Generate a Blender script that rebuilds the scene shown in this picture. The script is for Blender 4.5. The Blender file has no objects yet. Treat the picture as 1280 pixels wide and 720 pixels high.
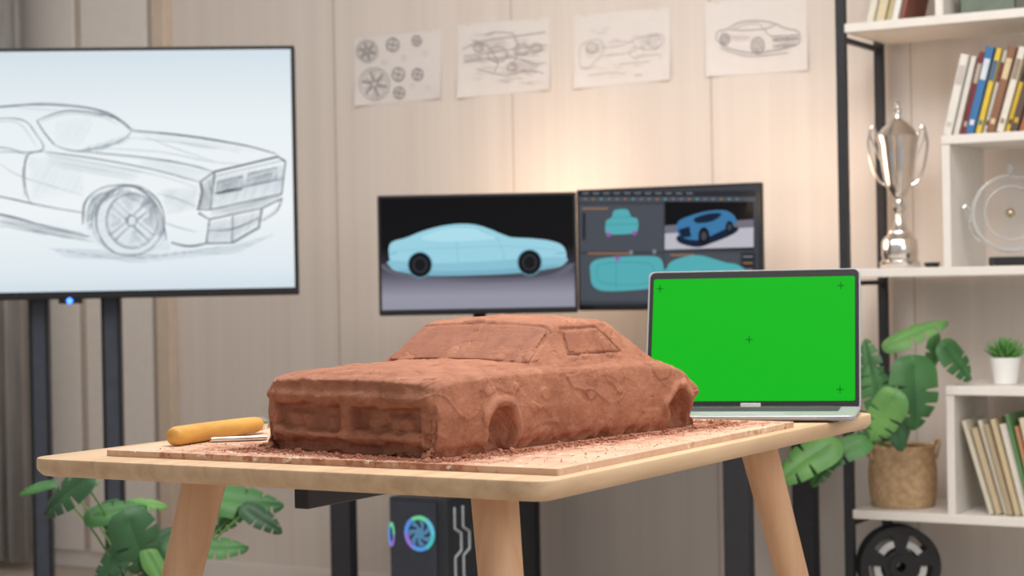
import bpy, bmesh, math, random
import numpy as np
from mathutils import Vector, Matrix, noise, Euler
random.seed(7)
scene=bpy.context.scene
scene.view_settings.view_transform='Standard'
scene.view_settings.look='None'

# ------------------------------------------------------------------ camera
F=2300.0; TH=math.radians(30.7); C=math.cos(TH); S=math.sin(TH); CZ=0.97
RM=(Matrix.Rotation(TH,4,'Z')@Matrix.Rotation(math.radians(90-0.25),4,'X')@Matrix.Rotation(math.radians(-1.06),4,'Z'))
CAMP=Vector((0,0,CZ))
cd=bpy.data.cameras.new('camera'); cam=bpy.data.objects.new('camera',cd)
scene.collection.objects.link(cam); cam.matrix_world=Matrix.Translation(CAMP)@RM
cd.sensor_width=36; cd.lens=F/1280*36
cd.dof.use_dof=True; cd.dof.focus_distance=2.42; cd.dof.aperture_fstop=6.8
cd.clip_start=0.05; cd.clip_end=60
scene.camera=cam

def W(X,Y,Z=0): return Vector((X*C-Y*S, X*S+Y*C, CZ+Z))
def ray(u,v): return (RM.to_3x3()@Vector(((u-640)/F,(360-v)/F,-1)))
def hit(u,v,p,n):
    d=ray(u,v); n=Vector(n); t=(Vector(p)-CAMP).dot(n)/d.dot(n); return CAMP+d*t
def hz(u,v,z): return hit(u,v,(0,0,z),(0,0,1))
def hy(u,v,y): return hit(u,v,(0,y,0),(0,1,0))
def dep(u,v,Y): return CAMP+ray(u,v)*Y

# ------------------------------------------------------------------ materials
def lin(c):
    r=[]
    for x in c[:3]:
        x=x/255.0
        r.append(x/12.92 if x<=0.04045 else ((x+0.055)/1.055)**2.4)
    return (r[0],r[1],r[2],1)
MC={}
def mat(name,col,rough=0.6,metal=0.0,var=0.10,scale=30.0,bump=0.0,bscale=80.0,stretch=None,col2=None,emit=0,trans=0,ior=1.45,coat=0,spec=0.5,alpha=1):
    if name in MC: return MC[name]
    m=bpy.data.materials.new(name); m.use_nodes=True; nt=m.node_tree; N=nt.nodes; L=nt.links
    b=N['Principled BSDF']
    tc=N.new('ShaderNodeTexCoord'); mp=N.new('ShaderNodeMapping'); L.new(tc.outputs['Object'],mp.inputs[0])
    if stretch: mp.inputs['Scale'].default_value=stretch
    nz=N.new('ShaderNodeTexNoise'); nz.inputs['Scale'].default_value=scale; nz.inputs['Detail'].default_value=5
    L.new(mp.outputs[0],nz.inputs['Vector'])
    cr=N.new('ShaderNodeValToRGB'); L.new(nz.outputs['Fac'],cr.inputs[0])
    a=lin(col)
    if col2 is None:
        c2=tuple(x*(1-var*2) for x in a[:3])+(1,)
    else: c2=lin(col2)
    cr.color_ramp.elements[0].position=0.3; cr.color_ramp.elements[0].color=c2
    cr.color_ramp.elements[1].position=0.65; cr.color_ramp.elements[1].color=a
    L.new(cr.outputs[0],b.inputs['Base Color'])
    b.inputs['Roughness'].default_value=rough; b.inputs['Metallic'].default_value=metal
    b.inputs['IOR'].default_value=ior; b.inputs['Alpha'].default_value=alpha
    b.inputs['Specular IOR Level'].default_value=spec
    b.inputs['Coat Weight'].default_value=coat
    if trans: b.inputs['Transmission Weight'].default_value=trans
    if emit:
        L.new(cr.outputs[0],b.inputs['Emission Color']); b.inputs['Emission Strength'].default_value=emit
    if bump:
        n2=N.new('ShaderNodeTexNoise'); n2.inputs['Scale'].default_value=bscale; n2.inputs['Detail'].default_value=6
        L.new(mp.outputs[0],n2.inputs['Vector'])
        bp=N.new('ShaderNodeBump'); bp.inputs['Strength'].default_value=bump; bp.inputs['Distance'].default_value=0.004
        L.new(n2.outputs['Fac'],bp.inputs['Height']); L.new(bp.outputs[0],b.inputs['Normal'])
    MC[name]=m; return m
def emis(name,col,st=1.0):
    if name in MC: return MC[name]
    m=bpy.data.materials.new(name); m.use_nodes=True; nt=m.node_tree; N=nt.nodes; L=nt.links
    b=N['Principled BSDF']; b.inputs['Base Color'].default_value=(0,0,0,1); b.inputs['Roughness'].default_value=0.4
    b.inputs['Specular IOR Level'].default_value=0.1
    b.inputs['Emission Color'].default_value=lin(col); b.inputs['Emission Strength'].default_value=st
    MC[name]=m; return m
def grad(name,stops,axis='Z',size=1.0,off=0.5,st=1.0,nz=0):
    """emissive display gradient in object coordinates"""
    m=bpy.data.materials.new(name); m.use_nodes=True; nt=m.node_tree; N=nt.nodes; L=nt.links
    b=N['Principled BSDF']; b.inputs['Base Color'].default_value=(0,0,0,1); b.inputs['Roughness'].default_value=0.35
    b.inputs['Specular IOR Level'].default_value=0.1
    tc=N.new('ShaderNodeTexCoord'); sp=N.new('ShaderNodeSeparateXYZ'); L.new(tc.outputs['Object'],sp.inputs[0])
    ma=N.new('ShaderNodeMath'); ma.operation='MULTIPLY_ADD'; L.new(sp.outputs[axis],ma.inputs[0]); ma.inputs[1].default_value=1/size; ma.inputs[2].default_value=off
    src=ma.outputs[0]
    cr=N.new('ShaderNodeValToRGB'); L.new(src,cr.inputs[0])
    e=cr.color_ramp.elements
    e[0].position=stops[0][0]; e[0].color=lin(stops[0][1]); e[1].position=stops[-1][0]; e[1].color=lin(stops[-1][1])
    for p,c in stops[1:-1]:
        q=e.new(p); q.color=lin(c)
    L.new(cr.outputs[0],b.inputs['Emission Color']); b.inputs['Emission Strength'].default_value=st
    return m

# ------------------------------------------------------------------ mesh helpers
def link(o): scene.collection.objects.link(o)
def tag(o,label=None,cat=None,kind=None,group=None):
    if label: o['label']=label
    if cat: o['category']=cat
    if kind: o['kind']=kind
    if group: o['group']=group
    return o
def thing(name,label,cat,M,group=None):
    o=bpy.data.objects.new(name,None); o.empty_display_size=0.05; link(o)
    if not isinstance(M,Matrix): M=Matrix.Translation(Vector(M))
    o.matrix_world=M; return tag(o,label,cat,group=group)
def mesh(name,vs,fs,mt=None,parent=None,smooth=False,mi=None,M=None,label=None):
    me=bpy.data.meshes.new(name); me.from_pydata([tuple(v) for v in vs],[],fs); me.update()
    mts=mt if isinstance(mt,(list,tuple)) else [mt]
    for q in mts:
        if q: me.materials.append(q)
    if mi is not None: me.polygons.foreach_set('material_index',mi)
    if smooth: me.polygons.foreach_set('use_smooth',[True]*len(me.polygons))
    o=bpy.data.objects.new(name,me); link(o)
    if parent: o.parent=parent
    if M is not None:
        if parent: o.matrix_local=M
        else: o.matrix_world=M
    if label: o['label']=label
    return o
class G:
    """mesh collector"""
    def __init__(s): s.v=[]; s.f=[]; s.m=[]; s.ch=[]
    def add(s,vs,fs,m=0,M=None):
        k=len(s.v); s.ch.append((k,len(s.f)))
        s.v+= [ (M@Vector(v)) if M is not None else Vector(v) for v in vs]
        s.f+= [tuple(i+k for i in f) for f in fs]; s.m+=[m]*len(fs); return s
    def box(s,lo,hi,bev=0.0,m=0,M=None,seg=2):
        bm=bmesh.new(); bmesh.ops.create_cube(bm,size=1)
        lo=Vector(lo);hi=Vector(hi);c=(lo+hi)/2;d=hi-lo
        for v in bm.verts: v.co=Vector((v.co.x*d.x,v.co.y*d.y,v.co.z*d.z))+c
        if bev>0: bmesh.ops.bevel(bm,geom=bm.edges[:],offset=min(bev,min(d)*0.49),segments=seg,profile=0.5,affect='EDGES')
        bm.verts.index_update()
        vs=[v.co.copy() for v in bm.verts]; fs=[[v.index for v in f.verts] for f in bm.faces]; bm.free()
        return s.add(vs,fs,m,M)
    def lathe(s,prof,seg=32,m=0,M=None,cap=True):
        vs=[];fs=[];n=len(prof)
        for r,z in prof:
            for j in range(seg):
                a=2*math.pi*j/seg; vs.append((r*math.cos(a),r*math.sin(a),z))
        for i in range(n-1):
            for j in range(seg):
                k=(j+1)%seg; fs.append((i*seg+j,i*seg+k,(i+1)*seg+k,(i+1)*seg+j))
        if cap:
            fs.append(tuple(reversed(range(seg)))); fs.append(tuple(range((n-1)*seg,n*seg)))
        return s.add(vs,fs,m,M)
    def tube(s,pts,rad,seg=10,m=0,M=None,flat=1.0):
        pts=[Vector(p) for p in pts]; n=len(pts)
        if not isinstance(rad,(list,tuple)): rad=[rad]*n
        vs=[];fs=[]; up=None
        for i,p in enumerate(pts):
            t=(pts[min(i+1,n-1)]-pts[max(i-1,0)]).normalized()
            if up is None:
                up=Vector((0,0,1)) if abs(t.z)<0.9 else Vector((1,0,0))
            a=t.cross(up).normalized(); b=a.cross(t).normalized(); up=b
            for j in range(seg):
                q=2*math.pi*j/seg; vs.append(p+(a*math.cos(q)+b*math.sin(q)*flat)*rad[i])
        for i in range(n-1):
            for j in range(seg):
                k=(j+1)%seg; fs.append((i*seg+j,i*seg+k,(i+1)*seg+k,(i+1)*seg+j))
        fs.append(tuple(reversed(range(seg)))); fs.append(tuple(range((n-1)*seg,n*seg)))
        return s.add(vs,fs,m,M)
    def obj(s,name,mt,parent=None,smooth=False,M=None,label=None,auto=False):
        o=mesh(name,s.v,s.f,mt,parent,smooth,s.m,M,label)
        bm=bmesh.new(); bm.from_mesh(o.data); bmesh.ops.recalc_face_normals(bm,faces=bm.faces)
        if auto:
            for f in bm.faces: f.smooth=True
            for e in bm.edges:
                if len(e.link_faces)==2 and e.calc_face_angle(0)>0.6: e.smooth=False
        bm.to_mesh(o.data); bm.free(); return o
    def objs(s,name,mt,parent=None,smooth=False,auto=False):
        """one object per added piece"""
        ch=s.ch+[(len(s.v),len(s.f))]; out=[]
        for (a,fa),(b,fb) in zip(ch[:-1],ch[1:]):
            g=G(); g.v=s.v[a:b]; g.f=[tuple(i-a for i in f) for f in s.f[fa:fb]]; g.m=s.m[fa:fb]
            out.append(g.obj(name,mt,parent,smooth,None,None,auto))
        return out
def cr(pts,n=6,closed=False):
    P=[Vector(p) for p in pts]
    if len(P)<3: return P
    out=[]; k=len(P)
    rng=range(k if closed else k-1)
    for i in rng:
        if closed: p0,p1,p2,p3=P[(i-1)%k],P[i],P[(i+1)%k],P[(i+2)%k]
        else: p0,p1,p2,p3=P[max(i-1,0)],P[i],P[i+1],P[min(i+2,k-1)]
        for j in range(n):
            t=j/n
            out.append(0.5*((2*p1)+(-p0+p2)*t+(2*p0-5*p1+4*p2-p3)*t*t+(-p0+3*p1-3*p2+p3)*t**3))
    out.append(P[0].copy() if closed else P[-1]); return out
def ell(cx,cy,rx,ry,n=28,a0=0,a1=360,rot=0):
    r=math.radians(rot); o=[]
    for i in range(n+1):
        a=math.radians(a0+(a1-a0)*i/n); x=rx*math.cos(a); y=ry*math.sin(a)
        o.append((cx+x*math.cos(r)-y*math.sin(r),cy+x*math.sin(r)+y*math.cos(r)))
    return o
class Painter:
    """flat artwork on a display or sheet whose local plane is y=y0"""
    def __init__(s,M,y0,ext=None): s.M=M; s.I=M.inverted(); s.y=y0; s.g=G(); s.mats=[]; s.k=0; s.ext=ext
    def L(s,uv):
        p=s.M@Vector((0,s.y,0)); n=s.M.to_3x3()@Vector((0,1,0))
        q=s.I@hit(uv[0],uv[1],p,n); x,z=q.x,q.z
        if s.ext: x=max(s.ext[0],min(s.ext[1],x)); z=max(s.ext[2],min(s.ext[3],z))
        return Vector((x,z))
    def mi(s,m):
        if m not in s.mats: s.mats.append(m)
        return s.mats.index(m)
    def stroke(s,pts,w,m,smooth=True,closed=False,taper=False):
        P=cr([Vector(p) for p in pts],5,closed) if smooth and len(pts)>2 else [Vector(p) for p in pts]
        P=[s.L(p) for p in P]; Q=[P[0]]
        for p in P[1:]:
            if (p-Q[-1]).length>1e-5: Q.append(p)
        P=Q; n=len(P)
        if n<2: return
        s.k+=1; y=s.y-0.0003-0.00002*(s.k%20)
        vs=[];fs=[]
        for i,p in enumerate(P):
            t=(P[min(i+1,n-1)]-P[max(i-1,0)])
            if t.length<1e-9: t=Vector((1,0))
            q=1.0
            if taper: q=.45+.55*math.sin(math.pi*min(1,max(0,i/(n-1))))+.25*noise.noise(Vector((p.x*30,p.y*30,s.k)))
            t.normalize(); nn=Vector((-t.y,t.x))*w/2*q
            a=p+nn;b=p-nn; vs+= [(a.x,y,a.y),(b.x,y,b.y)]
        for i in range(n-1): fs.append((2*i,2*i+1,2*i+3,2*i+2))
        s.g.add(vs,fs,s.mi(m))
    def fill(s,pts,m,layer=1,smooth=False):
        P=cr([Vector(p) for p in pts],5,True)[:-1] if smooth else [Vector(p) for p in pts]
        P=[s.L(p) for p in P]; y=s.y-0.0001*layer
        bm=bmesh.new(); vv=[bm.verts.new((p.x,y,p.y)) for p in P]; bm.faces.new(vv)
        bmesh.ops.triangulate(bm,faces=bm.faces[:]); bm.verts.index_update()
        s.g.add([v.co.copy() for v in bm.verts],[[v.index for v in f.verts] for f in bm.faces],s.mi(m)); bm.free()
    def rect(s,u0,v0,u1,v1,m,layer=1): s.fill([(u0,v0),(u1,v0),(u1,v1),(u0,v1)],m,layer)
    def hatch(s,poly,m,w,ang=-30,gap=3,jit=2):
        a=math.radians(ang); dx,dy=math.cos(a),math.sin(a); nx,ny=-dy,dx
        pr=[x*nx+y*ny for x,y in poly]; k=len(poly); t=min(pr)
        while t<max(pr):
            xs=[]
            for i in range(k):
                x0,y0=poly[i];x1,y1=poly[(i+1)%k]; a0=x0*nx+y0*ny-t;a1=x1*nx+y1*ny-t
                if (a0<0)!=(a1<0):
                    q=a0/(a0-a1); xs.append((x0+(x1-x0)*q)*dx+(y0+(y1-y0)*q)*dy)
            xs.sort()
            for i in range(0,len(xs)-1,2):
                e0=xs[i]+random.uniform(0,jit);e1=xs[i+1]-random.uniform(0,jit)
                if e1-e0>1: s.stroke([(e0*dx+t*nx,e0*dy+t*ny),((e0+e1)/2*dx+t*nx+.4,(e0+e1)/2*dy+t*ny+.4),(e1*dx+t*nx,e1*dy+t*ny)],w,m,True,False,True)
            t+=gap*random.uniform(.7,1.3)
    def obj(s,name,parent,label=None): return mesh(name,s.g.v,s.g.f,s.mats,parent,False,s.g.m,None,label)

# ------------------------------------------------------------------ common materials
M_black=mat('black_plastic',(24,24,27),0.45)
M_blackmetal=mat('black_powder_coat',(42,43,48),0.5)
M_postgrey=mat('slate_metal',(60,65,76),0.45)
M_white=mat('white_laminate',(228,223,216),0.45,var=0.02)
M_paper=mat('drawing_paper',(229,225,223),0.9,var=0.015)
M_pencil=mat('pencil_grey',(158,154,156),0.9)
M_pencil2=mat('pencil_light',(194,190,190),0.9)
M_silver=mat('polished_silver',(226,223,220),0.18,1.0,var=0.03)
M_alu=mat('laptop_aluminium',(172,173,176),0.42,0.35,var=0.02)

# ------------------------------------------------------------------ room shell
WY=4.73
def wallmat():
    m=bpy.data.materials.new('cream_ribbed_wall'); m.use_nodes=True; nt=m.node_tree; N=nt.nodes; L=nt.links
    b=N['Principled BSDF']; b.inputs['Roughness'].default_value=0.75; b.inputs['Specular IOR Level'].default_value=0.2
    tc=N.new('ShaderNodeTexCoord'); mp=N.new('ShaderNodeMapping'); mp.inputs['Scale'].default_value=(18,18,0.10); L.new(tc.outputs['Object'],mp.inputs[0])
    n=N.new('ShaderNodeTexNoise'); n.inputs['Scale'].default_value=1.5; n.inputs['Detail'].default_value=2; L.new(mp.outputs[0],n.inputs['Vector'])
    c=N.new('ShaderNodeValToRGB'); L.new(n.outputs['Fac'],c.inputs[0])
    c.color_ramp.elements[0].position=0.3; c.color_ramp.elements[0].color=lin((220,211,204))
    c.color_ramp.elements[1].position=0.7; c.color_ramp.elements[1].color=lin((226,218,211))
    L.new(c.outputs[0],b.inputs['Base Color'])
    w=N.new('ShaderNodeTexWave'); w.wave_type='BANDS'; w.bands_direction='X'; w.inputs['Scale'].default_value=14; w.inputs['Distortion'].default_value=0
    L.new(tc.outputs['Object'],w.inputs['Vector'])
    bp=N.new('ShaderNodeBump'); bp.inputs['Strength'].default_value=0.08; bp.inputs['Distance'].default_value=0.003
    L.new(w.outputs['Fac'],bp.inputs['Height']); L.new(bp.outputs[0],b.inputs['Normal']); return m
M_wall=wallmat()
M_floor=mat('pale_floorboards',(200,190,180),0.5,scale=4,stretch=(1,12,1),col2=(188,176,164))
M_ceil=mat('ceiling_paint',(240,238,234),0.9,var=0.02)
def shell(name,lo,hi,m,bev=0):
    o=G().box(lo,hi,bev).obj(name,[m]); tag(o,kind='structure'); return o
shell('wall_back',(-5.4,WY,0),(1.9,WY+0.1,2.7),M_wall)
shell('wall_left',(-5.5,-1.5,0),(-5.4,WY+0.1,2.7),M_wall)
shell('floor',(-5.5,-1.5,-0.1),(1.9,WY+0.1,0),M_floor)
shell('ceiling',(-5.5,-1.5,2.7),(1.9,WY+0.1,2.8),M_ceil)
M_trimw=mat('trim_cream',(232,227,221),0.6,var=0.02)
M_trimtan=mat('trim_tan_wood',(214,198,181),0.6,var=0.04)
M_seam=mat('seam_shadow_tan',(200,187,177),0.8,var=0.05)
shell('baseboard_back',(-5.4,WY-0.012,0),(1.9,WY,0.06),M_trimw,0.003)
def wx(u): return hy(u,300,WY).x
k=0
def trim(u0,u1,d,m):
    global k; k+=1
    shell('trim_%d'%k,(wx(u0),WY-d,0.06),(wx(u1),WY,2.7),m,min(0.004,d*.3))
trim(34,104,0.03,M_trimw); trim(106,110,0.02,M_trimtan); trim(114,196,0.035,M_trimw); trim(203,220,0.040,M_trimtan)
trim(421,423.5,0.0008,M_seam); trim(643,645,0.0008,M_seam); trim(891,893.5,0.0008,M_seam); trim(1141,1143,0.0008,M_seam)

# curtain
M_curt=mat('grey_curtain',(176,173,172),0.9,scale=60,bump=0.2,stretch=(1,1,0.1))
x0=hy(-150,300,4.56).x; x1=hy(24,300,4.56).x; vs=[];fs=[];n=120
for j in range(2):
    for i in range(n+1):
        x=x0+(x1-x0)*i/n; vs.append((x,4.57+0.024*math.sin(i*0.50)+0.008*math.sin(i*1.3),0.03 if j==0 else 2.6))
for i in range(n): fs.append((i,i+1,n+2+i,n+1+i))
o=mesh('curtain',vs,fs,M_curt,smooth=True); tag(o,'grey pleated floor-length curtain hanging by the wall','curtain')
o.modifiers.new('s','SOLIDIFY').thickness=0.004

# ------------------------------------------------------------------ drawings on wall
M_tape=mat('matte_tape',(222,216,206),.7,var=.02)
def sheet(corners,label,art):
    cs=[hy(u,v,WY-0.0012) for u,v in corners]  # TL TR BR BL
    ctr=sum(cs,Vector())/4; M=Matrix.Translation(ctr); n=10; vs=[];fs=[]
    for j in range(n+1):
        for i in range(n+1):
            a=i/n;b=j/n
            p=(cs[0]*(1-a)+cs[1]*a)*(1-b)+(cs[3]*(1-a)+cs[2]*a)*b-ctr
            e=(abs(a-0.5)*2)**4*(b)**3*0.010
            p.y-=e; vs.append(p)
    for j in range(n):
        for i in range(n):
            q=j*(n+1)+i; fs.append((q,q+1,q+n+2,q+n+1))
    o=mesh('drawing_sheet',vs,fs,M_paper,None,True,M=M); tag(o,label,'drawing',group='sketches taped on the wall')
    P=Painter(M,-0.0025); art(P); q=P.obj('pencil_sketch',o)
    g=G()
    for t in (.12,.88):
        c_=(cs[0]*(1-t)+cs[1]*t)-ctr; g.box((c_.x-.010,-.0006,c_.z-.007),(c_.x+.010,.0012,c_.z+.007))
    g.objs('tape',[M_tape],o)
    return o
def art1(P):
    def wheel(x,y,r,d=True):
        P.stroke(ell(x,y,r,r*1.05),0.0022,M_pencil,False); P.stroke(ell(x,y,r*.82,r*.86),0.0015,M_pencil,False)
        P.stroke(ell(x,y,r*.2,r*.2,8),0.003,M_pencil,False)
        for a in range(0,360,60 if d else 90):
            a=math.radians(a+12); P.stroke([(x+r*.2*math.cos(a),y+r*.2*math.sin(a)),(x+r*.82*math.cos(a),y+r*.84*math.sin(a))],0.006 if r>11 else 0.003,M_pencil,False)
            if r>11:
                a+=.35; P.stroke([(x+r*.3*math.cos(a),y+r*.3*math.sin(a)),(x+r*.7*math.cos(a),y+r*.74*math.sin(a))],0.004,M_pencil2,False)
    wheel(459,64,13);wheel(468,105,19);wheel(491,56,8,0);wheel(521,51,6,0);wheel(498,93,8,0);wheel(499,116,7,0);wheel(522,93,7,0)
    for x,y in ((480,78),(505,72),(515,108),(532,66),(535,110)): P.stroke(ell(x,y,3,3,10),0.0012,M_pencil2,False)
def art2(P):
    for pts in ([(578,62),(600,52),(640,46),(682,40)],[(580,70),(612,66),(650,60),(684,56)],[(590,50),(610,58),(622,78),(618,90)],[(600,75),(640,72),(668,80),(682,78)],
                [(596,86),(630,94),(660,88),(680,92)],[(640,40),(648,60),(640,84)],[(606,44),(620,40),(640,42)]):
        P.stroke(pts,0.0018,M_pencil)
    for (x,y,r) in ((622,68,12),(652,62,9),(598,60,6),(670,60,7),(640,84,6)):
        P.stroke(ell(x,y,r,r*.8),0.002,M_pencil,False); P.stroke(ell(x,y,r*.6,r*.5),0.0014,M_pencil2,False)
    P.hatch([(578,72),(602,69),(604,77),(579,80)],M_pencil,.0012,20,2); P.hatch([(630,66),(684,58),(684,64),(632,74)],M_pencil,.0012,-60,2.2); P.hatch([(590,52),(625,44),(640,60),(600,66)],M_pencil2,.0014,40,2.6)
    P.hatch([(636,76),(676,74),(670,92),(640,94)],M_pencil2,.0014,-30,2.8)
    for i in range(34):
        a=random.uniform(580,665); b=random.uniform(42,104); P.stroke([(a,b),(a+random.uniform(6,20),b+random.uniform(-4,4))],0.0012,M_pencil2,False)
def art3(P):
    P.stroke([(724,72),(728,55),(750,50),(754,66),(742,78),(736,86),(726,84),(724,72)],0.0016,M_pencil2)
    P.stroke([(752,60),(775,57),(790,52),(792,64),(756,70)],0.0014,M_pencil2)
    P.stroke([(790,50),(822,42),(830,52),(818,62),(800,60)],0.0016,M_pencil2); P.stroke(ell(818,52,8,8),0.0015,M_pencil2,False); P.stroke(ell(796,66,9,7),0.0013,M_pencil2,False)
    P.stroke(ell(740,60,7,6),0.0018,M_pencil,False); P.hatch([(730,58),(750,54),(752,66),(732,70)],M_pencil2,.0012,-40,2.2)
    P.stroke([(735,95),(760,91),(782,92)],0.0014,M_pencil2); P.stroke([(775,80),(812,77)],0.0014,M_pencil2,False); P.stroke([(795,70),(825,68),(826,74)],0.0014,M_pencil2,False)
    P.hatch([(796,46),(826,43),(824,58),(800,60)],M_pencil2,.0012,30,3)
    for i in range(24):
        a=random.uniform(725,805); b=random.uniform(36,102); P.stroke([(a,b),(a+random.uniform(5,14),b-random.uniform(0,2))],0.0010,M_pencil2,False)
def art4(P):
    P.stroke([(895,48),(897,40),(910,36),(925,28),(950,26),(970,30),(980,35),(995,38),(1000,46),(996,56),(975,62)],0.002,M_pencil)
    P.stroke([(895,48),(905,58),(925,64),(945,66),(975,62)],0.002,M_pencil)
    P.stroke([(912,37),(930,38),(955,36),(970,31)],0.0016,M_pencil); P.stroke([(955,36),(965,45),(998,44)],0.0016,M_pencil)
    P.stroke([(918,36),(930,31),(948,30),(953,35)],0.0012,M_pencil)
    for x,y,r in ((947,57,10),(906,49,7)): P.stroke(ell(x,y,r*.8,r),0.003,M_pencil,False); P.stroke(ell(x,y,r*.5,r*.62),0.0016,M_pencil,False); P.hatch(ell(x,y,r*.7,r*.9,12)[:-1],M_pencil,.0012,30,2)
    P.stroke([(966,50),(998,48)],0.0035,M_pencil,False); P.stroke([(966,58),(994,56)],0.0025,M_pencil,False); P.stroke([(900,60),(935,70),(985,66)],0.003,M_pencil2)
    P.hatch([(962,44),(998,42),(998,58),(966,64)],M_pencil2,.0012,-20,2); P.hatch([(900,42),(940,44),(938,52),(904,50)],M_pencil2,.001,10,2.4)
sheet([(443,48),(551,37),(552,123),(445,133)],'white sheet with pencil sketches of wheel rims taped to wall',art1)
sheet([(572,31),(686,22),(689,112),(573,123)],'white sheet with pencil sketch of mechanical chassis taped to wall',art2)
sheet([(717,19),(837,9),(839,100),(719,111)],'white sheet with faint component sketches taped to wall',art3)
sheet([(881,3),(1008,-7),(1011,88),(884,96)],'white sheet with small pencil car drawing taped to wall',art4)

# ------------------------------------------------------------------ TV on stand
tv_c=dep(98.5,216.5,4.80); TVM=Matrix.Translation((tv_c.x,tv_c.y,0))@Matrix.Rotation(TH+math.radians(4),4,'Z')
tv=thing('display_screen_on_stand','large flat display showing a car sketch on black stand','television',TVM)
cz=tv_c.z; TW,THt=1.130,0.656
G().box((-TW/2,0,cz-THt/2),(TW/2,0.04,cz+THt/2),0.004).box((-TW/2+.15,0.04,cz-.2),(TW/2-.15,0.07,cz+.2),0.01).obj('housing',[M_black],tv)
TVI=TVM.inverted()
M_tvimg=grad('sketch_display_image',[(0.0,(208,222,232)),(0.12,(226,236,242)),(0.35,(241,246,248)),(0.7,(236,243,246)),(1.0,(212,225,234))],'Z',THt,0.5-cz/THt,0.98,0.0)
e=0.010
mesh('screen',[(-TW/2+e,-0.0015,cz-THt/2+.02),(TW/2-e,-0.0015,cz-THt/2+.02),(TW/2-e,-0.0015,cz+THt/2-e),(-TW/2+e,-0.0015,cz+THt/2-e)],[(0,1,2,3)],M_tvimg,tv)
ink=emis('sketch_ink',(66,72,82),1); ink2=emis('sketch_ink_soft',(134,144,154),1); ink3=emis('sketch_shade',(208,218,225),1); ink4=emis('sketch_shade_mid',(172,184,194),1)
P=Painter(TVM,-0.0017,(-TW/2+e,TW/2-e,cz-THt/2+.02,cz+THt/2-e))
lw=0.0030
def st(pts,w=lw,m=ink,smooth=True,dup=True):
    P.stroke(pts,w*.68,m,smooth,False,smooth)
    if dup and m is ink:
        for _ in range(3):
            a,b=random.uniform(-1.6,1.6),random.uniform(-1.6,1.6)
            P.stroke([(x+a+random.uniform(-.7,.7),y+b+random.uniform(-.7,.7)) for x,y in pts],w*.30,ink2,smooth,False,smooth)
H=P.hatch
# body shading
H([(104,280),(118,240),(150,230),(190,245),(204,285),(215,312),(160,320),(115,305)],ink3,.003,-40,2.6)
H([(104,270),(114,244),(148,232),(192,248),(206,290),(198,300),(182,262),(150,244),(124,256),(112,290)],ink2,.0018,-50,1.6)
H([(250,230),(268,216),(262,264),(246,264)],ink,.0016,78,1.8); H([(262,262),(352,243),(353,251),(264,272)],ink2,.0016,-14,1.7)
H([(268,219),(355,205),(352,243),(262,262)],ink4,.0018,-75,2.0); H([(304,222),(311,220),(310,234),(303,236)],ink2,.0018,-70,1.8)
H([(0,268),(104,290),(112,302),(60,294),(0,283)],ink2,.0016,12,1.8); H([(-110,250),(0,268),(0,283),(-110,264)],ink2,.0016,12,2.0)
H([(258,278),(328,262),(325,278),(290,302),(258,304)],ink2,.0014,-70,2.2); H([(100,186),(160,168),(165,173),(120,192)],ink4,.002,-25,2.0)
H([(60,310),(200,316),(290,306),(350,290),(300,316),(180,328),(80,322)],ink4,.0018,2,2.0)
H([(180,196),(266,214),(250,228),(170,208)],ink3,.0025,12,2.6); H([(34,194),(100,200),(106,240),(40,252)],ink3,.002,-60,3.2); H([(200,236),(248,232),(244,262),(208,270)],ink4,.0016,-55,2.6)
H([(70,150),(120,144),(100,184),(66,178)],ink3,.002,-60,3.4); H([(56,192),(180,212),(170,226),(60,206)],ink4,.0016,10,2.6); H([(170,166),(260,176),(330,190),(250,186)],ink3,.002,8,2.4); H([(0,134),(130,141),(150,150),(60,134)],ink4,.0016,4,2.4)
# roof and glass
st([(-160,168),(-90,142),(0,134),(50,131),(100,134),(138,143),(167,164)],0.0048)
st([(46,151),(82,139),(128,143),(152,152),(164,164)]); st([(164,164),(148,177),(98,189),(68,181)],smooth=True); st([(46,151),(56,166),(68,181)],0.004)
st([(50,153),(84,142),(126,146),(148,156)],0.0022,ink2)
st([(-60,160),(0,148),(30,151),(44,166),(54,186),(30,190),(0,184),(-70,180)]); st([(-55,166),(0,152),(26,156),(46,184)],0.0022,ink2)
st([(54,189),(36,193),(31,214),(33,240),(40,256)]); st([(33,197),(28,216),(31,246)],0.0022,ink2)
# flat bonnet
st([(167,164),(212,168),(258,174),(310,183),(346,193)],0.0045); st([(160,172),(230,179),(300,190)],0.0022,ink2)
st([(98,189),(180,197),(235,206),(268,215)]); st([(120,185),(200,190),(262,202),(300,205)],0.0022,ink2)
st([(56,190),(120,199),(190,212),(250,228)]); st([(180,170),(215,184),(268,202)],0.0022,ink2); st([(60,194),(130,206),(200,220),(246,234)],0.0022,ink2)
# squared nose
st([(268,215),(348,196)],0.006,ink,False); st([(348,196),(357,202)],0.005,ink,False); st([(268,220),(352,201)],0.003,ink2,False)
st([(250,228),(268,215)],0.005,ink,False); st([(250,228),(253,240),(247,262)],0.0055,ink,False); st([(268,216),(263,262)],0.006,ink,False)
st([(263,262),(352,243)],0.005,ink,False); st([(357,202),(352,243)],0.0055,ink,False); st([(247,262),(263,262)],0.004,ink,False)
st([(268,242),(352,224)],0.003,ink,False); st([(273,227),(303,220),(302,236),(272,242),(273,227)],0.004,ink,False); st([(311,218),(346,210),(344,225),(310,233),(311,218)],0.004,ink,False)
H([(274,228),(302,221),(301,235),(273,241)],ink,.0018,-12,1.8); H([(312,219),(345,211),(343,224),(311,232)],ink,.0016,-12,2.0)
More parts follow.
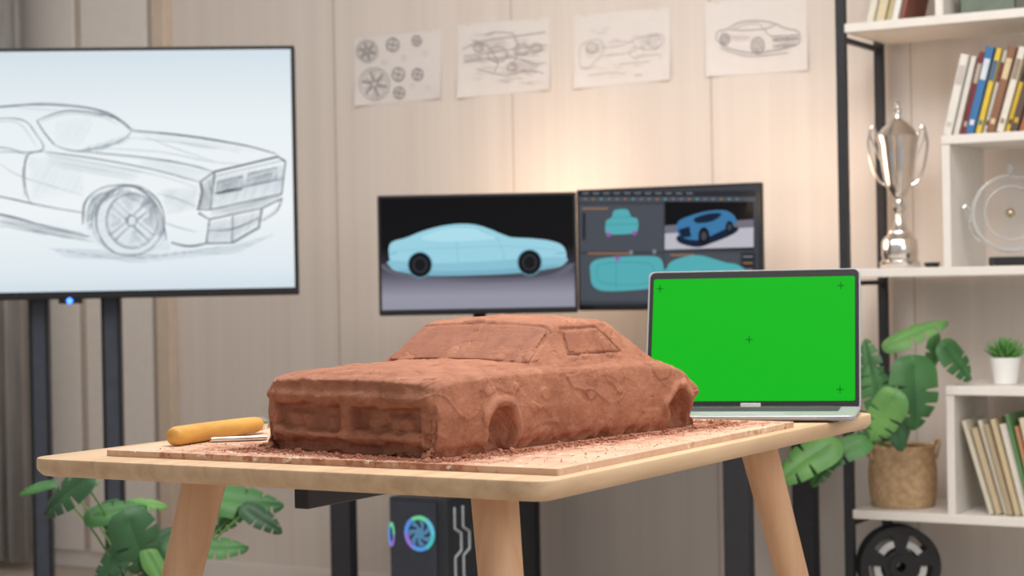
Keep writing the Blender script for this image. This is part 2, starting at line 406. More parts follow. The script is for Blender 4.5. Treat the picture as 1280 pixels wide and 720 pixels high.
# bumper
st([(248,266),(262,274),(328,260),(353,248)],0.0045,ink,False); st([(262,274),(258,304)],0.005,ink,False); st([(258,304),(291,303),(324,284)],0.005,ink,False); st([(328,260),(324,284)],0.0045,ink,False)
st([(260,288),(292,286),(326,271)],0.003); st([(291,270),(290,302)],0.003,ink,False); st([(214,303),(236,308),(258,304)],0.005); st([(328,276),(346,264),(353,248)],0.004)
# wheel
st([(104,280),(106,255),(118,240),(140,232),(170,234),(192,252),(203,276),(208,300)],0.005); st([(110,280),(112,258),(124,244),(146,238)],0.003,ink2)
st(ell(163,276,43,44,24),0.004); st(ell(160,276,45,43),0.003,ink2); st(ell(165,276,32,34,20),0.003); st(ell(165,276,29,31,20),0.002,ink2); st(ell(165,276,6,7,10),0.003); st(ell(163,277,41,43,24),0.002,ink2)
for a in (40,140,220,320):
    r=math.radians(a)
    for d in (-0.14,0.14): st([(165+5*math.cos(r+d*5),276+6*math.sin(r+d*5)),(165+32*math.cos(r+d),276+34*math.sin(r+d))],0.0026,ink,False)
    H([(165+12*math.cos(r+.5),276+12*math.sin(r+.5)),(165+29*math.cos(r+.35),276+31*math.sin(r+.35)),(165+29*math.cos(r+1.1),276+31*math.sin(r+1.1)),(165+12*math.cos(r+.9),276+12*math.sin(r+.9))],ink2,.0016,a,2.0)
st([(-150,225),(-60,236),(0,246),(60,258),(104,266)]); st([(-120,250),(0,268),(60,284),(112,296)],0.0045); st([(-120,258),(0,277),(60,292),(116,302)],0.0035,ink2)
st([(-150,200),(0,190),(34,194)],0.003,ink2); st([(0,205),(30,222),(104,244)],0.0022,ink2); st([(70,312),(140,322),(200,320),(280,308)],0.003,ink2)
st([(205,278),(225,285),(246,290)],0.003,ink2); st([(196,242),(220,248),(245,258)],0.003,ink2)
P.obj('screen_drawing',tv)
g=G();g2=G()
for u in (52,142):
    lx=(TVI@hit(u,500,TVM@Vector((0,0.09,0)),TVM.to_3x3()@Vector((0,1,0)))).x
    g.box((lx-.025,0.07,0.06),(lx+.025,0.11,cz+.25),0.004)
    for d in (-.0215,.0215): g2.box((lx+d-.004,0.066,0.06),(lx+d+.004,0.07,cz-THt/2))
g.objs('stand_post',[M_postgrey],tv); g2.objs('post_rail',[M_black],tv)
g=G().box((-.35,0.04,0.0+.03),(.35,.14,.06),.005).box((-.38,-.25,.03),(-.32,.4,.06),.005).box((.32,-.25,.03),(.38,.4,.06),.005)
g.obj('stand_base',[M_black],tv)
g=G()
for sx in (-.35,.35):
    for sy in (-.22,.37): g.lathe([(.028,-.012),(.03,-.006),(.03,.006),(.028,.012)],20,0,Matrix.Translation((sx,sy,.03))@Matrix.Rotation(math.pi/2,4,'Y'))
g.objs('caster',[M_black],tv)
p=TVI@hit(87,376,TVM@Vector((0,0.0,0)),TVM.to_3x3()@Vector((0,1,0)))
G().box((-.03,-.004,-.010),(.03,.02,.006),.003,M=Matrix.Translation((p.x,0.01,cz-THt/2-.002))).obj('sensor_housing',[M_black],tv)
G().lathe([(.0005,-.0085),(.006,-.005),(.0085,0),(.006,.005),(.0005,.0085)],14,M=Matrix.Translation((p.x,0.0,p.z))).obj('power_light',[emis('blue_led',(60,110,255),5)],tv,True)

# ------------------------------------------------------------------ monitor desk
M_desktop=mat('dark_desk_laminate',(70,64,62),0.5)
dk=thing('computer_desk','black metal-legged computer desk against the wall holding monitors','desk',(-2.25,4.28,0))
DZ=0.70
G().box((-.68,-.37,DZ-.03),(.56,.40,DZ),.004).obj('desktop',[M_desktop],dk)
def leg(u,y):
    p=hy(u,680,y); q=Vector((p.x-dk.location.x,y-dk.location.y,0))
    G().box((q.x-.032,q.y-.02,0),(q.x+.032,q.y+.02,DZ-.03),.004).obj('leg',[M_blackmetal],dk)
leg(430,4.0); leg(660,4.62); leg(924,4.0); leg(1008,4.62)
G().box((-.6,.30,.60),(.45,.33,.67),.003).obj('cross_beam',[M_blackmetal],dk)

# monitors
def monitor(u,v,Y,yaw,label,w=.542,h=.326):
    c=dep(u,v,Y); M=Matrix.Translation((c.x,c.y,DZ))@Matrix.Rotation(TH+yaw,4,'Z')
    t=thing('computer_monitor',label,'monitor',M,group='monitors on the computer desk'); z=c.z-DZ
    G().box((-w/2,0,z-h/2),(w/2,.022,z+h/2),.004).box((-.18,.02,z-.11),(.18,.045,z+.11),.01).obj('housing',[M_black],t)
    G().lathe([(.018,0.012),(.018,z+.02)],20,M=Matrix.Translation((0,.07,0))).box((-.05,.04,z-.04),(.05,.075,z+.04),.004).obj('stand',[M_black],t,auto=True)
    G().lathe([(.1,0),(.105,.004),(.1,.010),(.03,.014)],36,M=Matrix.Translation((0,.06,0))).obj('stand_base',[M_black],t,auto=True)
    return t,M,z,w,h
t1,M1,z1,w1,h1=monitor(597,317.5,4.97,math.radians(-1),'thin black monitor showing a pale blue car side view',.538)
b=.008
g1=grad('car_render_backdrop',[(0,(146,146,162)),(0.16,(150,149,164)),(0.30,(104,102,118)),(0.42,(48,46,56)),(0.56,(14,13,17)),(1,(9,9,12))],'Z',h1,0.5-z1/h1,1)
def scr(t,z,w,h,m): mesh('screen',[(-w/2+b,-.001,z-h/2+.016),(w/2-b,-.001,z-h/2+.016),(w/2-b,-.001,z+h/2-b),(-w/2+b,-.001,z+h/2-b)],[(0,1,2,3)],m,t)
scr(t1,z1,w1,h1,g1)
P=Painter(M1,-.0012,(-w1/2+b,w1/2-b,z1-h1/2+.016,z1+h1/2-b))
cy=emis('cyan_body',(154,208,224)); cy2=emis('cyan_light',(172,220,233)); cy4=emis('cyan_mid',(136,192,210)); cy3=emis('cyan_dark',(108,168,190)); dkm=emis('tyre_black',(20,20,24)); gr=emis('rim_grey',(66,70,80)); shd=emis('floor_shadow',(74,74,86)); shd2=emis('floor_shadow_soft',(100,100,114)); cy5=emis('cyan_low',(120,176,196))
P.fill([(480,337),(520,348),(600,353),(690,348),(716,333),(700,328),(500,328)],shd2,1,True)
P.fill([(487,336),(520,345),(600,348),(680,345),(708,332),(700,328),(500,328)],shd,2,True)
body=[(487,324),(486,310),(491,302),(508,297),(528,289),(550,283),(572,280),(594,281),(614,287),(636,296),(664,298),(688,301),(703,307),(708,319),(704,331),(686,336),(640,342),(545,345),(505,341),(489,335)]
P.fill(body,cy,3,True)
P.fill([(488,326),(540,329),(600,327),(660,323),(707,322),(703,331),(685,336),(640,342),(545,345),(505,341),(489,334)],cy4,4,True)
P.fill([(500,337),(545,339),(600,338),(660,334),(700,330),(685,336),(640,342),(545,345),(505,341)],cy5,5,True)
P.fill([(526,298),(542,290),(561,285),(590,285),(606,291),(619,298),(590,301),(550,302)],cy2,5,True)
P.stroke([(524,299),(545,289),(566,284),(592,285),(608,291),(624,300)],.0010,cy3); P.stroke([(489,314),(560,310),(640,308),(700,313)],.0010,cy3); P.stroke([(574,285),(571,303),(574,338)],.0010,cy3); P.stroke([(622,300),(630,318),(626,338)],.0010,cy3)
P.stroke([(486,318),(496,316)],.0025,cy3); P.stroke([(694,317),(706,316)],.0025,cy3)
for x,y in ((525,331),(662,328)):
    P.fill(ell(x,y,16,16.5)[:-1],cy3,6); P.fill(ell(x,y,14.5,15.5)[:-1],dkm,7); P.fill(ell(x,y,8.5,9.5)[:-1],gr,8); P.fill(ell(x,y,7.5,8.5)[:-1],dkm,9)
    for a in range(0,360,72):
        a=math.radians(a); P.stroke([(x,y),(x+8*math.cos(a),y+9*math.sin(a))],.0025,gr,False)
P.obj('screen_picture',t1)
t2,M2,z2,w2,h2=monitor(834,310,4.90,math.radians(-27),'thin black monitor showing modelling software with teal car views',.530,.330)
ui=emis('ui_slate',(62,65,72)); scr(t2,z2,w2,h2,ui)
P=Painter(M2,-.0012,(-w2/2+b,w2/2-b,z2-h2/2+.016,z2+h2/2-b))
bar=emis('ui_bar',(76,80,88)); dark=emis('ui_dark',(42,44,50)); vp=emis('ui_viewport',(74,78,86)); teal=emis('teal_model',(84,170,178)); teal2=emis('teal_line',(48,128,136)); org=emis('ui_orange',(166,120,78)); blu=emis('blue_model',(60,118,164)); blu2=emis('blue_dark',(20,34,56)); lg=emis('viewport_light',(186,184,194)); lg2=emis('viewport_mid',(112,110,122)); pp=emis('ui_purple',(150,90,170)); wl=emis('ui_text',(128,134,144)); bl=emis('viewport_black',(14,14,18))
P.rect(722,238,944,246,dark,1); P.rect(722,246,944,252,bar,1)
for i in range(11): P.rect(728+i*13,241,736+i*13,242.3,wl,2)
for i in range(20): P.rect(730+i*10,248,733+i*10,249.6,[wl,org,teal,wl][i%4],2)
P.rect(724,256,829,314,vp,1); P.rect(724,318,829,376,vp,1)
P.rect(831,252,942,312,bl,1); P.fill([(831,282),(942,274),(942,309),(831,312)],lg2,2); P.fill([(831,292),(942,284),(942,309),(831,312)],lg,3); P.rect(831,316,925,376,vp,1); P.rect(927,316,944,376,dark,1)
for i in range(7): P.rect(929,320+i*8,941,321.5+i*8,[wl,org][i%2],2)
P.rect(728,260,760,261.5,org,2); P.rect(735,316,790,317.5,org,2); P.rect(838,318,868,319.5,org,2); P.rect(728,266,732,300,dark,2)
P.fill([(757,290),(758,276),(765,272),(768,263),(784,262),(789,271),(797,274),(797,288),(790,292),(764,293)],teal,3,True); P.stroke([(766,272),(788,271)],.0014,teal2)
P.stroke([(757,281),(797,280)],.0014,teal2); P.fill(ell(761,293,3,3)[:-1],pp,4); P.fill(ell(793,291,3,3)[:-1],pp,4)
P.fill([(738,342),(740,328),(760,322),(810,320),(826,324),(830,340),(826,356),(810,361),(760,364),(742,358)],teal,3,True); P.stroke([(746,341),(750,331),(780,328),(812,330),(818,341),(812,353),(780,356),(750,352),(746,341)],.0014,teal2); P.stroke([(770,323),(770,362)],.0012,teal2); P.fill(ell(772,323,3,3)[:-1],pp,4)
P.rect(787,313,791,318,wl,4); P.rect(816,312,820,317,wl,4)
P.fill([(834,335),(838,328),(852,322),(872,319),(890,323),(905,328),(922,331),(925,340),(834,342)],teal,3,True)
P.fill([(846,296),(850,304),(872,309),(892,303),(918,292),(922,284),(900,284),(860,290)],blu2,4,True)
P.fill([(846,290),(848,277),(862,270),(884,264),(906,263),(918,270),(920,280),(905,287),(886,296),(872,300),(856,298)],blu,5,True); P.fill([(868,273),(886,267),(902,267),(892,276),(872,279)],blu2,6,True)
for x,y,rx,ry in ((880,295,7,11),(912,284,5,8)): P.fill(ell(x,y,rx,ry)[:-1],dkm,7); P.fill(ell(x,y,rx*.5,ry*.5)[:-1],gr,8)
P.fill([(848,287),(862,283),(864,296),(852,297)],blu2,6)
P.obj('screen_picture',t2)

# ------------------------------------------------------------------ PC tower
pc=thing('computer_tower','black computer tower with glowing ring fan under the desk','computer',(-2.645,4.2,0))
M_case=mat('case_charcoal',(42,46,53),0.4); M_glass=mat('tinted_case_panel',(54,60,70),0.2)
G().box((-.100,-.23,.015),(.080,.22,.41),.006).obj('case',[M_case],pc)
G().box((-.094,-.236,.03),(.050,-.229,.40),.002).obj('front_panel',[M_glass],pc)
g=G()
for sx in (-.085,.065):
    for sy in (-.19,.19): g.box((sx-.012,sy-.012,0),(sx+.012,sy+.012,.016),.003)
g.objs('foot',[M_black],pc)
PM=Matrix.Translation(pc.location)
fc=PM.inverted()@hy(524,667,3.96)
def ring(r0,r1,M,cols,seg=48):
    g=G()
    for i in range(seg):
        a=2*math.pi*i/seg; c=2*math.pi*(i+1)/seg
        g.add([(r0*math.cos(a),-.004,r0*math.sin(a)),(r1*math.cos(a),-.004,r1*math.sin(a)),(r1*math.cos(c),-.004,r1*math.sin(c)),(r0*math.cos(c),-.004,r0*math.sin(c)),
               (r0*math.cos(a),0,r0*math.sin(a)),(r1*math.cos(a),0,r1*math.sin(a)),(r1*math.cos(c),0,r1*math.sin(c)),(r0*math.cos(c),0,r0*math.sin(c))],[(0,1,2,3),(4,5,6,7),(0,3,7,4),(1,2,6,5)],int(i/seg*len(cols)),M)
    return g
cols=[emis('rgb_%s'%n,c,1.0) for n,c in (('cyan',(100,190,215)),('green',(110,205,150)),('blue',(90,140,215)),('violet',(140,116,205)),('azure',(90,150,220)),('teal',(80,185,190)))]
FM=Matrix.Translation((fc.x,-.237,fc.z))
fan=ring(.036,.046,FM,cols).obj('fan_light_ring',cols,pc)
g=G()
for i in range(7):
    a=2*math.pi*i/7; pts=[]
    for j in range(5):
        rr=.012+.022*j/4; aa=a+.5*j/4
        for d in (-.24,.28): pts.append((rr*math.cos(aa+d),-.002 if d<0 else 0,rr*math.sin(aa+d)))
    g.add(pts,[(2*j,2*j+1,2*j+3,2*j+2) for j in range(4)],0,FM)
g.lathe([(.014,-.002),(.014,.004)],20,0,FM@Matrix.Rotation(math.pi/2,4,'X'))
g.obj('fan_blade',[emis('fan_glow',(100,150,190),.7)],pc)
p=PM.inverted()@hy(489,668,3.96)
ring(.006,.009,Matrix.Translation((p.x,-.237,p.z))@Matrix.Scale(3.6,4,(0,0,1)),[cols[1],cols[4],cols[3]],24).obj('accent_light',[cols[1],cols[4],cols[3]],pc)
g=G(); X=.0815
zz=[.385,.33,.315,.27,.255,.20,.185,.13,.115,.05]; yy=[-.19,-.19,-.16,-.16,-.19,-.19,-.16,-.16,-.19,-.19]
for off in (-.005,.035):
    for i in range(9):
        a=(X,yy[i]+off,zz[i]); c=(X,yy[i+1]+off,zz[i+1]); g.tube([a,c],.0028,6)
g.obj('side_trim',[mat('pale_trim',(200,206,210),.4)],pc)

# ------------------------------------------------------------------ wood work table
def woodmat(name,c1,c2,ax=(14,1.2,14)):
    m=bpy.data.materials.new(name); m.use_nodes=True; nt=m.node_tree; N=nt.nodes; L=nt.links
    b=N['Principled BSDF']; b.inputs['Roughness'].default_value=0.5
    tc=N.new('ShaderNodeTexCoord'); mp=N.new('ShaderNodeMapping'); mp.inputs['Scale'].default_value=ax; L.new(tc.outputs['Object'],mp.inputs[0])
    n=N.new('ShaderNodeTexNoise'); n.inputs['Scale'].default_value=3; n.inputs['Detail'].default_value=8; n.inputs['Distortion'].default_value=.6; L.new(mp.outputs[0],n.inputs['Vector'])
    c=N.new('ShaderNodeValToRGB'); L.new(n.outputs['Fac'],c.inputs[0]); c.color_ramp.elements[0].position=.32; c.color_ramp.elements[1].position=.66
    c.color_ramp.elements[0].color=lin(c2); c.color_ramp.elements[1].color=lin(c1); L.new(c.outputs[0],b.inputs['Base Color'])
    bp=N.new('ShaderNodeBump'); bp.inputs['Strength'].default_value=.1; bp.inputs['Distance'].default_value=.001; L.new(n.outputs['Fac'],bp.inputs['Height']); L.new(bp.outputs[0],b.inputs['Normal'])
    return m
M_oak=woodmat('light_oak_top',(216,185,149),(194,160,124)); M_oakleg=woodmat('light_oak_leg',(220,178,140),(204,158,120),(12,12,1))
TX0,TX1,TY0,TY1=-1.770,-.990,1.735,2.785; TZ=.75
tb=thing('work_table','light oak table with rounded corners and splayed round legs','table',((TX0+TX1)/2,(TY0+TY1)/2,0))
hx=(TX1-TX0)/2; hyy=(TY1-TY0)/2
def rrect(hx,hy_,r,n=8):
    o=[]
    for cx,cy_,a0 in ((hx-r,hy_-r,0),(-hx+r,hy_-r,90),(-hx+r,-hy_+r,180),(hx-r,-hy_+r,270)):
        for i in range(n+1):
            a=math.radians(a0+90*i/n); o.append((cx+r*math.cos(a),cy_+r*math.sin(a)))
    return o
def slab(hx,hy_,r,levels,g=None,m=0,M=None):
    """levels: (inset,z)"""
    g=g or G(); vs=[];fs=[];k=None
    for ins,z in levels:
        pr=rrect(hx-ins,hy_-ins,max(r-ins,.002)); k=len(pr); vs+=[(x,y,z) for x,y in pr]
    n=len(levels)
    for i in range(n-1):
        for j in range(k): q=(j+1)%k; fs.append((i*k+j,i*k+q,(i+1)*k+q,(i+1)*k+j))
    fs.append(tuple(reversed(range(k)))); fs.append(tuple(range((n-1)*k,n*k))); return g.add(vs,fs,m,M)
slab(hx,hyy,.030,[(.012,TZ-.024),(.008,TZ-.023),(.0015,TZ-.017),(0,TZ-.014),(0,TZ-.0025),(.0008,TZ-.0007),(.0025,TZ)]).obj('tabletop',[M_oak],tb,auto=True)
for lx,ly,sx,sy in ((-1.603,1.897,-1,-1),(-1.150,1.885,1,-1),(-1.14,2.65,1,1),(-1.603,2.65,-1,1)):
    tx,ty=lx-tb.location.x,ly-tb.location.y; d=.26*.7071*.725
    pts=[];rr=[]
    for i in range(9):
        t=i/8; pts.append((tx+sx*d*t,ty+sy*d*t,TZ-.024-.726*t)); rr.append(.0290-.012*t)
    pts[-1]=(pts[-1][0],pts[-1][1],0.0)
    G().tube(pts,rr,28).obj('leg',[M_oakleg],tb,auto=True)
pr=W(-.292,2.5); rx=pr.x-tb.location.x; ry=pr.y-tb.location.y
G().box((rx-.012,ry,TZ-.024-.062),(rx+.012,hyy-.2,TZ-.024),.002).box((rx+.010,ry+.002,TZ-.031),(rx+.05,hyy-.2,TZ-.024),.001).obj('support_rail',[mat('rail_charcoal',(48,50,56),.45)],tb)

# clay car frame
BX0,BX1,BY0,BY1=-1.685,-1.008,1.792,2.488; BZ=TZ+.008
A=math.radians(50)
O=W(-.207,2.285); 
ax=Vector((math.cos(A)*C-math.sin(A)*S, math.cos(A)*S+math.sin(A)*C,0)).normalized()
wv=Vector((ax.y,-ax.x,0))
CM=Matrix(((ax.x,-wv.x,0,O.x),(ax.y,-wv.y,0,O.y),(0,0,1,BZ+.0004),(0,0,0,1)))  # local y axis = -wv (visible side is local -y)
car=thing('clay_car_model','rough brown clay muscle car sculpture sitting on the board','car model',CM)

# board
def boardmat():
    m=bpy.data.materials.new('clay_stained_board'); m.use_nodes=True; nt=m.node_tree; N=nt.nodes; L=nt.links
    b=N['Principled BSDF']; b.inputs['Roughness'].default_value=.85
    tc=N.new('ShaderNodeTexCoord'); tc2=N.new('ShaderNodeTexCoord'); tc2.object=car
    def mth(op,a,c_=None,d_=None):
        x=N.new('ShaderNodeMath'); x.operation=op
        for i,q in enumerate((a,c_,d_)):
            if q is None: continue
            if isinstance(q,(int,float)): x.inputs[i].default_value=q
            else: L.new(q,x.inputs[i])
        return x.outputs[0]
    sp=N.new('ShaderNodeSeparateXYZ'); L.new(tc2.outputs['Object'],sp.inputs[0])
    dx=mth('SUBTRACT',mth('ABSOLUTE',mth('SUBTRACT',sp.outputs[0],.285)),.285); dy=mth('SUBTRACT',mth('ABSOLUTE',sp.outputs[1]),.15)
    dd=mth('MAXIMUM',dx,dy)
    def nzv(scale,det=6):
        n=N.new('ShaderNodeTexNoise'); n.inputs['Scale'].default_value=scale; n.inputs['Detail'].default_value=det; n.inputs['Roughness'].default_value=.68
        L.new(tc.outputs['Object'],n.inputs['Vector']); return n.outputs['Fac']
    def mr(v,p0,p1,o0=0,o1=1):
        r=N.new('ShaderNodeMapRange'); r.inputs[1].default_value=p0; r.inputs[2].default_value=p1; r.inputs[3].default_value=o0; r.inputs[4].default_value=o1; L.new(v,r.inputs[0]); return r.outputs[0]
    def mix(f,a,c2):
        x=N.new('ShaderNodeMix'); x.data_type='RGBA'; L.new(f,x.inputs[0])
        if isinstance(a,tuple): x.inputs[6].default_value=a
        else: L.new(a,x.inputs[6])
        x.inputs[7].default_value=c2; return x.outputs[2]
    near=mr(dd,0.0,.15,.26,0)
    c=mix(mr(nzv(4),.35,.65),lin((218,190,162)),lin((208,172,146)))
    c=mix(mr(mth('ADD',nzv(12,8),near),.50,.76),c,lin((190,142,118)))
    c=mix(mr(mth('ADD',nzv(55,7),near),.60,.74),c,lin((162,108,86)))
    c=mix(mr(nzv(60,8),.60,.65),c,lin((236,228,218)))
    L.new(c,b.inputs['Base Color']); return m
bd=slab((BX1-BX0)/2,(BY1-BY0)/2,.003,[(0,0),(0,.0075),(.0008,.008)]).obj('modelling_board',[boardmat()],M=Matrix.Translation(((BX0+BX1)/2,(BY0+BY1)/2,TZ+.0002)))
tag(bd,'thin clay-smeared wooden board lying on the oak table','board')

# ------------------------------------------------------------------ clay car
def claymat(name,c1,c2,c3,bs=1.0):
    m=bpy.data.materials.new(name); m.use_nodes=True; nt=m.node_tree; N=nt.nodes; L=nt.links
    b=N['Principled BSDF']; b.inputs['Roughness'].default_value=.66; b.inputs['Specular IOR Level'].default_value=.3
    tc=N.new('ShaderNodeTexCoord')
    def nz(scale,det,rough=.6,st=None,rot=None):
        n=N.new('ShaderNodeTexNoise'); n.inputs['Scale'].default_value=scale; n.inputs['Detail'].default_value=det; n.inputs['Roughness'].default_value=rough
        if st:
            mp=N.new('ShaderNodeMapping'); mp.inputs['Scale'].default_value=st; mp.inputs['Rotation'].default_value=rot or (0,0,0); L.new(tc.outputs['Object'],mp.inputs[0]); L.new(mp.outputs[0],n.inputs['Vector'])
        else: L.new(tc.outputs['Object'],n.inputs['Vector'])
        return n.outputs['Fac']
    def mth(op,a,c_=None):
        x=N.new('ShaderNodeMath'); x.operation=op
        for i,q in enumerate((a,c_)):
            if q is None: continue
            if isinstance(q,(int,float)): x.inputs[i].default_value=q
            else: L.new(q,x.inputs[i])
        return x.outputs[0]
    def mr(v,p0,p1,o0=0,o1=1):
        r=N.new('ShaderNodeMapRange'); r.inputs[1].default_value=p0; r.inputs[2].default_value=p1; r.inputs[3].default_value=o0; r.inputs[4].default_value=o1; L.new(v,r.inputs[0]); return r.outputs[0]
    c=N.new('ShaderNodeValToRGB'); L.new(nz(30,9,.66),c.inputs[0]); c.color_ramp.elements[0].position=.30; c.color_ramp.elements[1].position=.74
    c.color_ramp.elements[0].color=lin(c2); c.color_ramp.elements[1].color=lin(c3); q=c.color_ramp.elements.new(.52); q.color=lin(c1)
    L.new(c.outputs[0],b.inputs['Base Color'])
    fine=nz(160,6,.6); trowel=nz(26,4,.55,(1,7,3),(.3,.2,.5)); trowel2=nz(22,4,.55,(6,1,4),(.1,.5,-.4))
    pits=mr(nz(100,3,.5),.28,.36,-1.0,0)
    h=mth('ADD',mth('MULTIPLY',fine,.38),mth('ADD',mth('MULTIPLY',trowel,1.0),mth('MULTIPLY',trowel2,.7)))
    h=mth('ADD',h,mth('MULTIPLY',pits,.6))
    bp=N.new('ShaderNodeBump'); bp.inputs['Strength'].default_value=.62*bs; bp.inputs['Distance'].default_value=.0028; L.new(h,bp.inputs['Height']); L.new(bp.outputs[0],b.inputs['Normal'])
    return m
M_clay=claymat('brown_clay',(165,110,85),(142,90,68),(180,127,101)); M_clay2=claymat('brown_clay_scraped',(156,102,80),(140,90,70),(166,114,92),.6)
def itp(x,ks): return float(np.interp(x,[a for a,_ in ks],[b for _,b in ks]))
LEN=.566
HW=[(0,.147),(.03,.151),(.12,.152),(.25,.148),(.40,.149),(.49,.153),(.53,.149),(.566,.138)]
DH=[(0,.089),(.03,.094),(.12,.098),(.24,.098),(.38,.098),(.45,.093),(.50,.087),(.53,.078),(.566,.056)]
RH=[(0,.092),(.03,.097),(.14,.102),(.200,.104),(.258,.153),(.288,.160),(.375,.158),(.400,.151),(.455,.110),(.475,.097),(.50,.090),(.53,.080),(.566,.058)]
segs=[10,12,20,8,5,8,5,26,8,22,22]
def sect(x):
    xs=[x-.006,x-.003,x,x+.003,x+.006]; f=lambda K: sum(itp(q,K) for q in xs)/5
    hw,dh,rh=f(HW),f(DH),f(RH); cab=max(rh-dh,0); cf=min(cab/.05,1)
    cb=.138; cw=.131-.018*cf
    kp=[(hw-.004,0),(hw,.02),(hw+.002,.05),(hw-.001,dh-.018),(hw-.003,dh-.006),(hw-.009,dh-.001),(min(cb,hw-.010),dh+.001),(min(cb,hw-.010)-.003,dh+cab*.10),(cb+(cw-cb)*.95,dh+cab*.90),(cw-.007,dh+cab*.98),(cw*.5,rh+.002),(0,rh+.003)]
    if cf<.02: kp[8]=(min(kp[8][0],kp[7][0]-.001),kp[8][1])
    pts=[]
    for i,nn in enumerate(segs):
        for j in range(nn):
            t=j/nn; pts.append((kp[i][0]*(1-t)+kp[i+1][0]*t,kp[i][1]*(1-t)+kp[i+1][1]*t))
    pts.append(kp[-1]); a=np.array(pts)
    full=np.vstack([a,(a*[-1,1])[::-1][1:]])
    for _ in range(3): full[1:-1]=full[:-2]*.25+full[1:-1]*.5+full[2:]*.25
    return full
NX=340; rows=[]
for i in range(NX+1):
    x=LEN*i/NX; s=sect(x)
    R=.010 if x<.3 else .018; d=min(x,LEN-x)
    kk=(1-math.sqrt(max(0,1-(1-min(d,R)/R)**2)))
    k=1-(.05 if x<.3 else .08)*kk
    s=s.copy(); s[:,0]*=k; s[:,1]*=k
    rows.append(np.column_stack([np.full(len(s),x),s[:,0],s[:,1]]))
ns=len(rows[0]); NC=64
def cap(row):
    o=[]
    for i in range(1,NC+1):
        k=1-i/NC; q=row.copy(); q[:,2]=row[:,2]*k; o.append(q)
    return o
front=cap(rows[0])[::-1]; rear=cap(rows[-1])
allr=np.array(front+rows+rear)
def sm(a,b,x): t=np.clip((x-a)/(b-a),0,1); return t*t*(3-2*t)
X_,Y_,Z_=allr[...,0].copy(),allr[...,1].copy(),allr[...,2].copy()
shp=X_.shape
nse=np.array([noise.noise(Vector((x*45,y*45,z*45))) for x,y,z in allr.reshape(-1,3)]).reshape(shp)
nse2=np.array([noise.noise(Vector((x*18+5,y*18,z*18))) for x,y,z in allr.reshape(-1,3)]).reshape(shp)
nse3=np.array([noise.noise(Vector((x*70,y*70+9,z*70))) for x,y,z in allr.reshape(-1,3)]).reshape(shp)
nf=len(front)
fm=np.zeros(shp); fm[:nf+2]=1
ay=np.abs(Y_)
zt=Z_+.005*nse+.004*nse2; yt=ay+.008*nse2+.004*nse
rec=sm(.008,.016,yt)*(1-sm(.118,.128,yt))*sm(.027,.031,zt)*(1-sm(.056,.061,zt))
low=(1-sm(.122,.132,yt))*sm(.003,.006,zt)*(1-sm(.013,.017,zt))
lump=np.exp(-(((ay-.088)/.024)**4+((Z_-.038)/.011)**4)); lump2=np.exp(-(((ay-.038)/.012)**4+((Z_-.035)/.009)**4))
X_+=fm*(.016*rec*(1-.60*lump)*(1-.30*lump2)*(1+.4*nse2)+.006*low-.005*np.exp(-((Z_-.070)/.007)**2)-.004*np.exp(-(ay/.009)**2)*(1-sm(.058,.064,Z_))-.005*np.exp(-((Z_-.0215+.003*nse2)/.0055)**2)*(ay<.130)+.0012*np.sign(nse3)*(np.abs(nse3)>.26)*(Z_<.062))
X_+=fm*.006*np.clip((ay-.11)/.035,0,1)**2-.004*fm
rm=np.zeros(shp); rm[-nf-2:]=1
X_-=rm*(.008*sm(.026,.032,Z_)*(1-sm(.046,.052,Z_))*(1-sm(.11,.12,ay)))
X0=allr[...,0]
# crumbled rear end
rr_=sm(.505,.56,X0); X_+=rr_*(.010*nse2+.006*np.where(nse>.1,1,0)*nse-.003); Y_+=np.sign(Y_)*rr_*(.005*nse+.006*nse2)
Z_-=rr_*(Z_>.05)*.006*np.clip(nse2+nse*.6,0,1)
hood=sm(.012,.022,X0)*(1-sm(.185,.198,X0))*(1-sm(.080,.090,ay))*(Z_>.08)
Z_+=.0028*hood
Z_-=(Z_>.085)*.0036*np.exp(-((X0-.195)/.0035)**2)*(ay<.132)
def rectd(px,py,cx,cy,hx_,hy_): return np.maximum(np.abs(px-cx)-hx_,np.abs(py-cy)-hy_)
top=(Z_>.098)
wd=rectd(X0,Y_,.231,0,.0290,.125-.16*(X0-.202))
Z_-=top*.0048*np.exp(-(wd/.0018)**2)*(X0<.28); Z_-=top*.0024*sm(0,.001,-wd)*(X0<.28)
sgn=np.sign(Y_); side=(ay>.10)
for cx,r,dep_,na in ((.115,.030,.036,.0030),(.502,.030,.034,.0110)):
    d=np.sqrt((X0-cx)**2+((Z_-.022)*.86)**2)+na*nse+(na>.005)*.006*nse2
    inn=sm(0,.005,r-d)*side*(Z_<.082)
    Y_-=sgn*inn*(.009+dep_*.6*sm(0,.022,r-d))
    Y_+=sgn*side*(Z_<.085)*.0046*np.exp(-((d-r-.005)/.0055)**2)
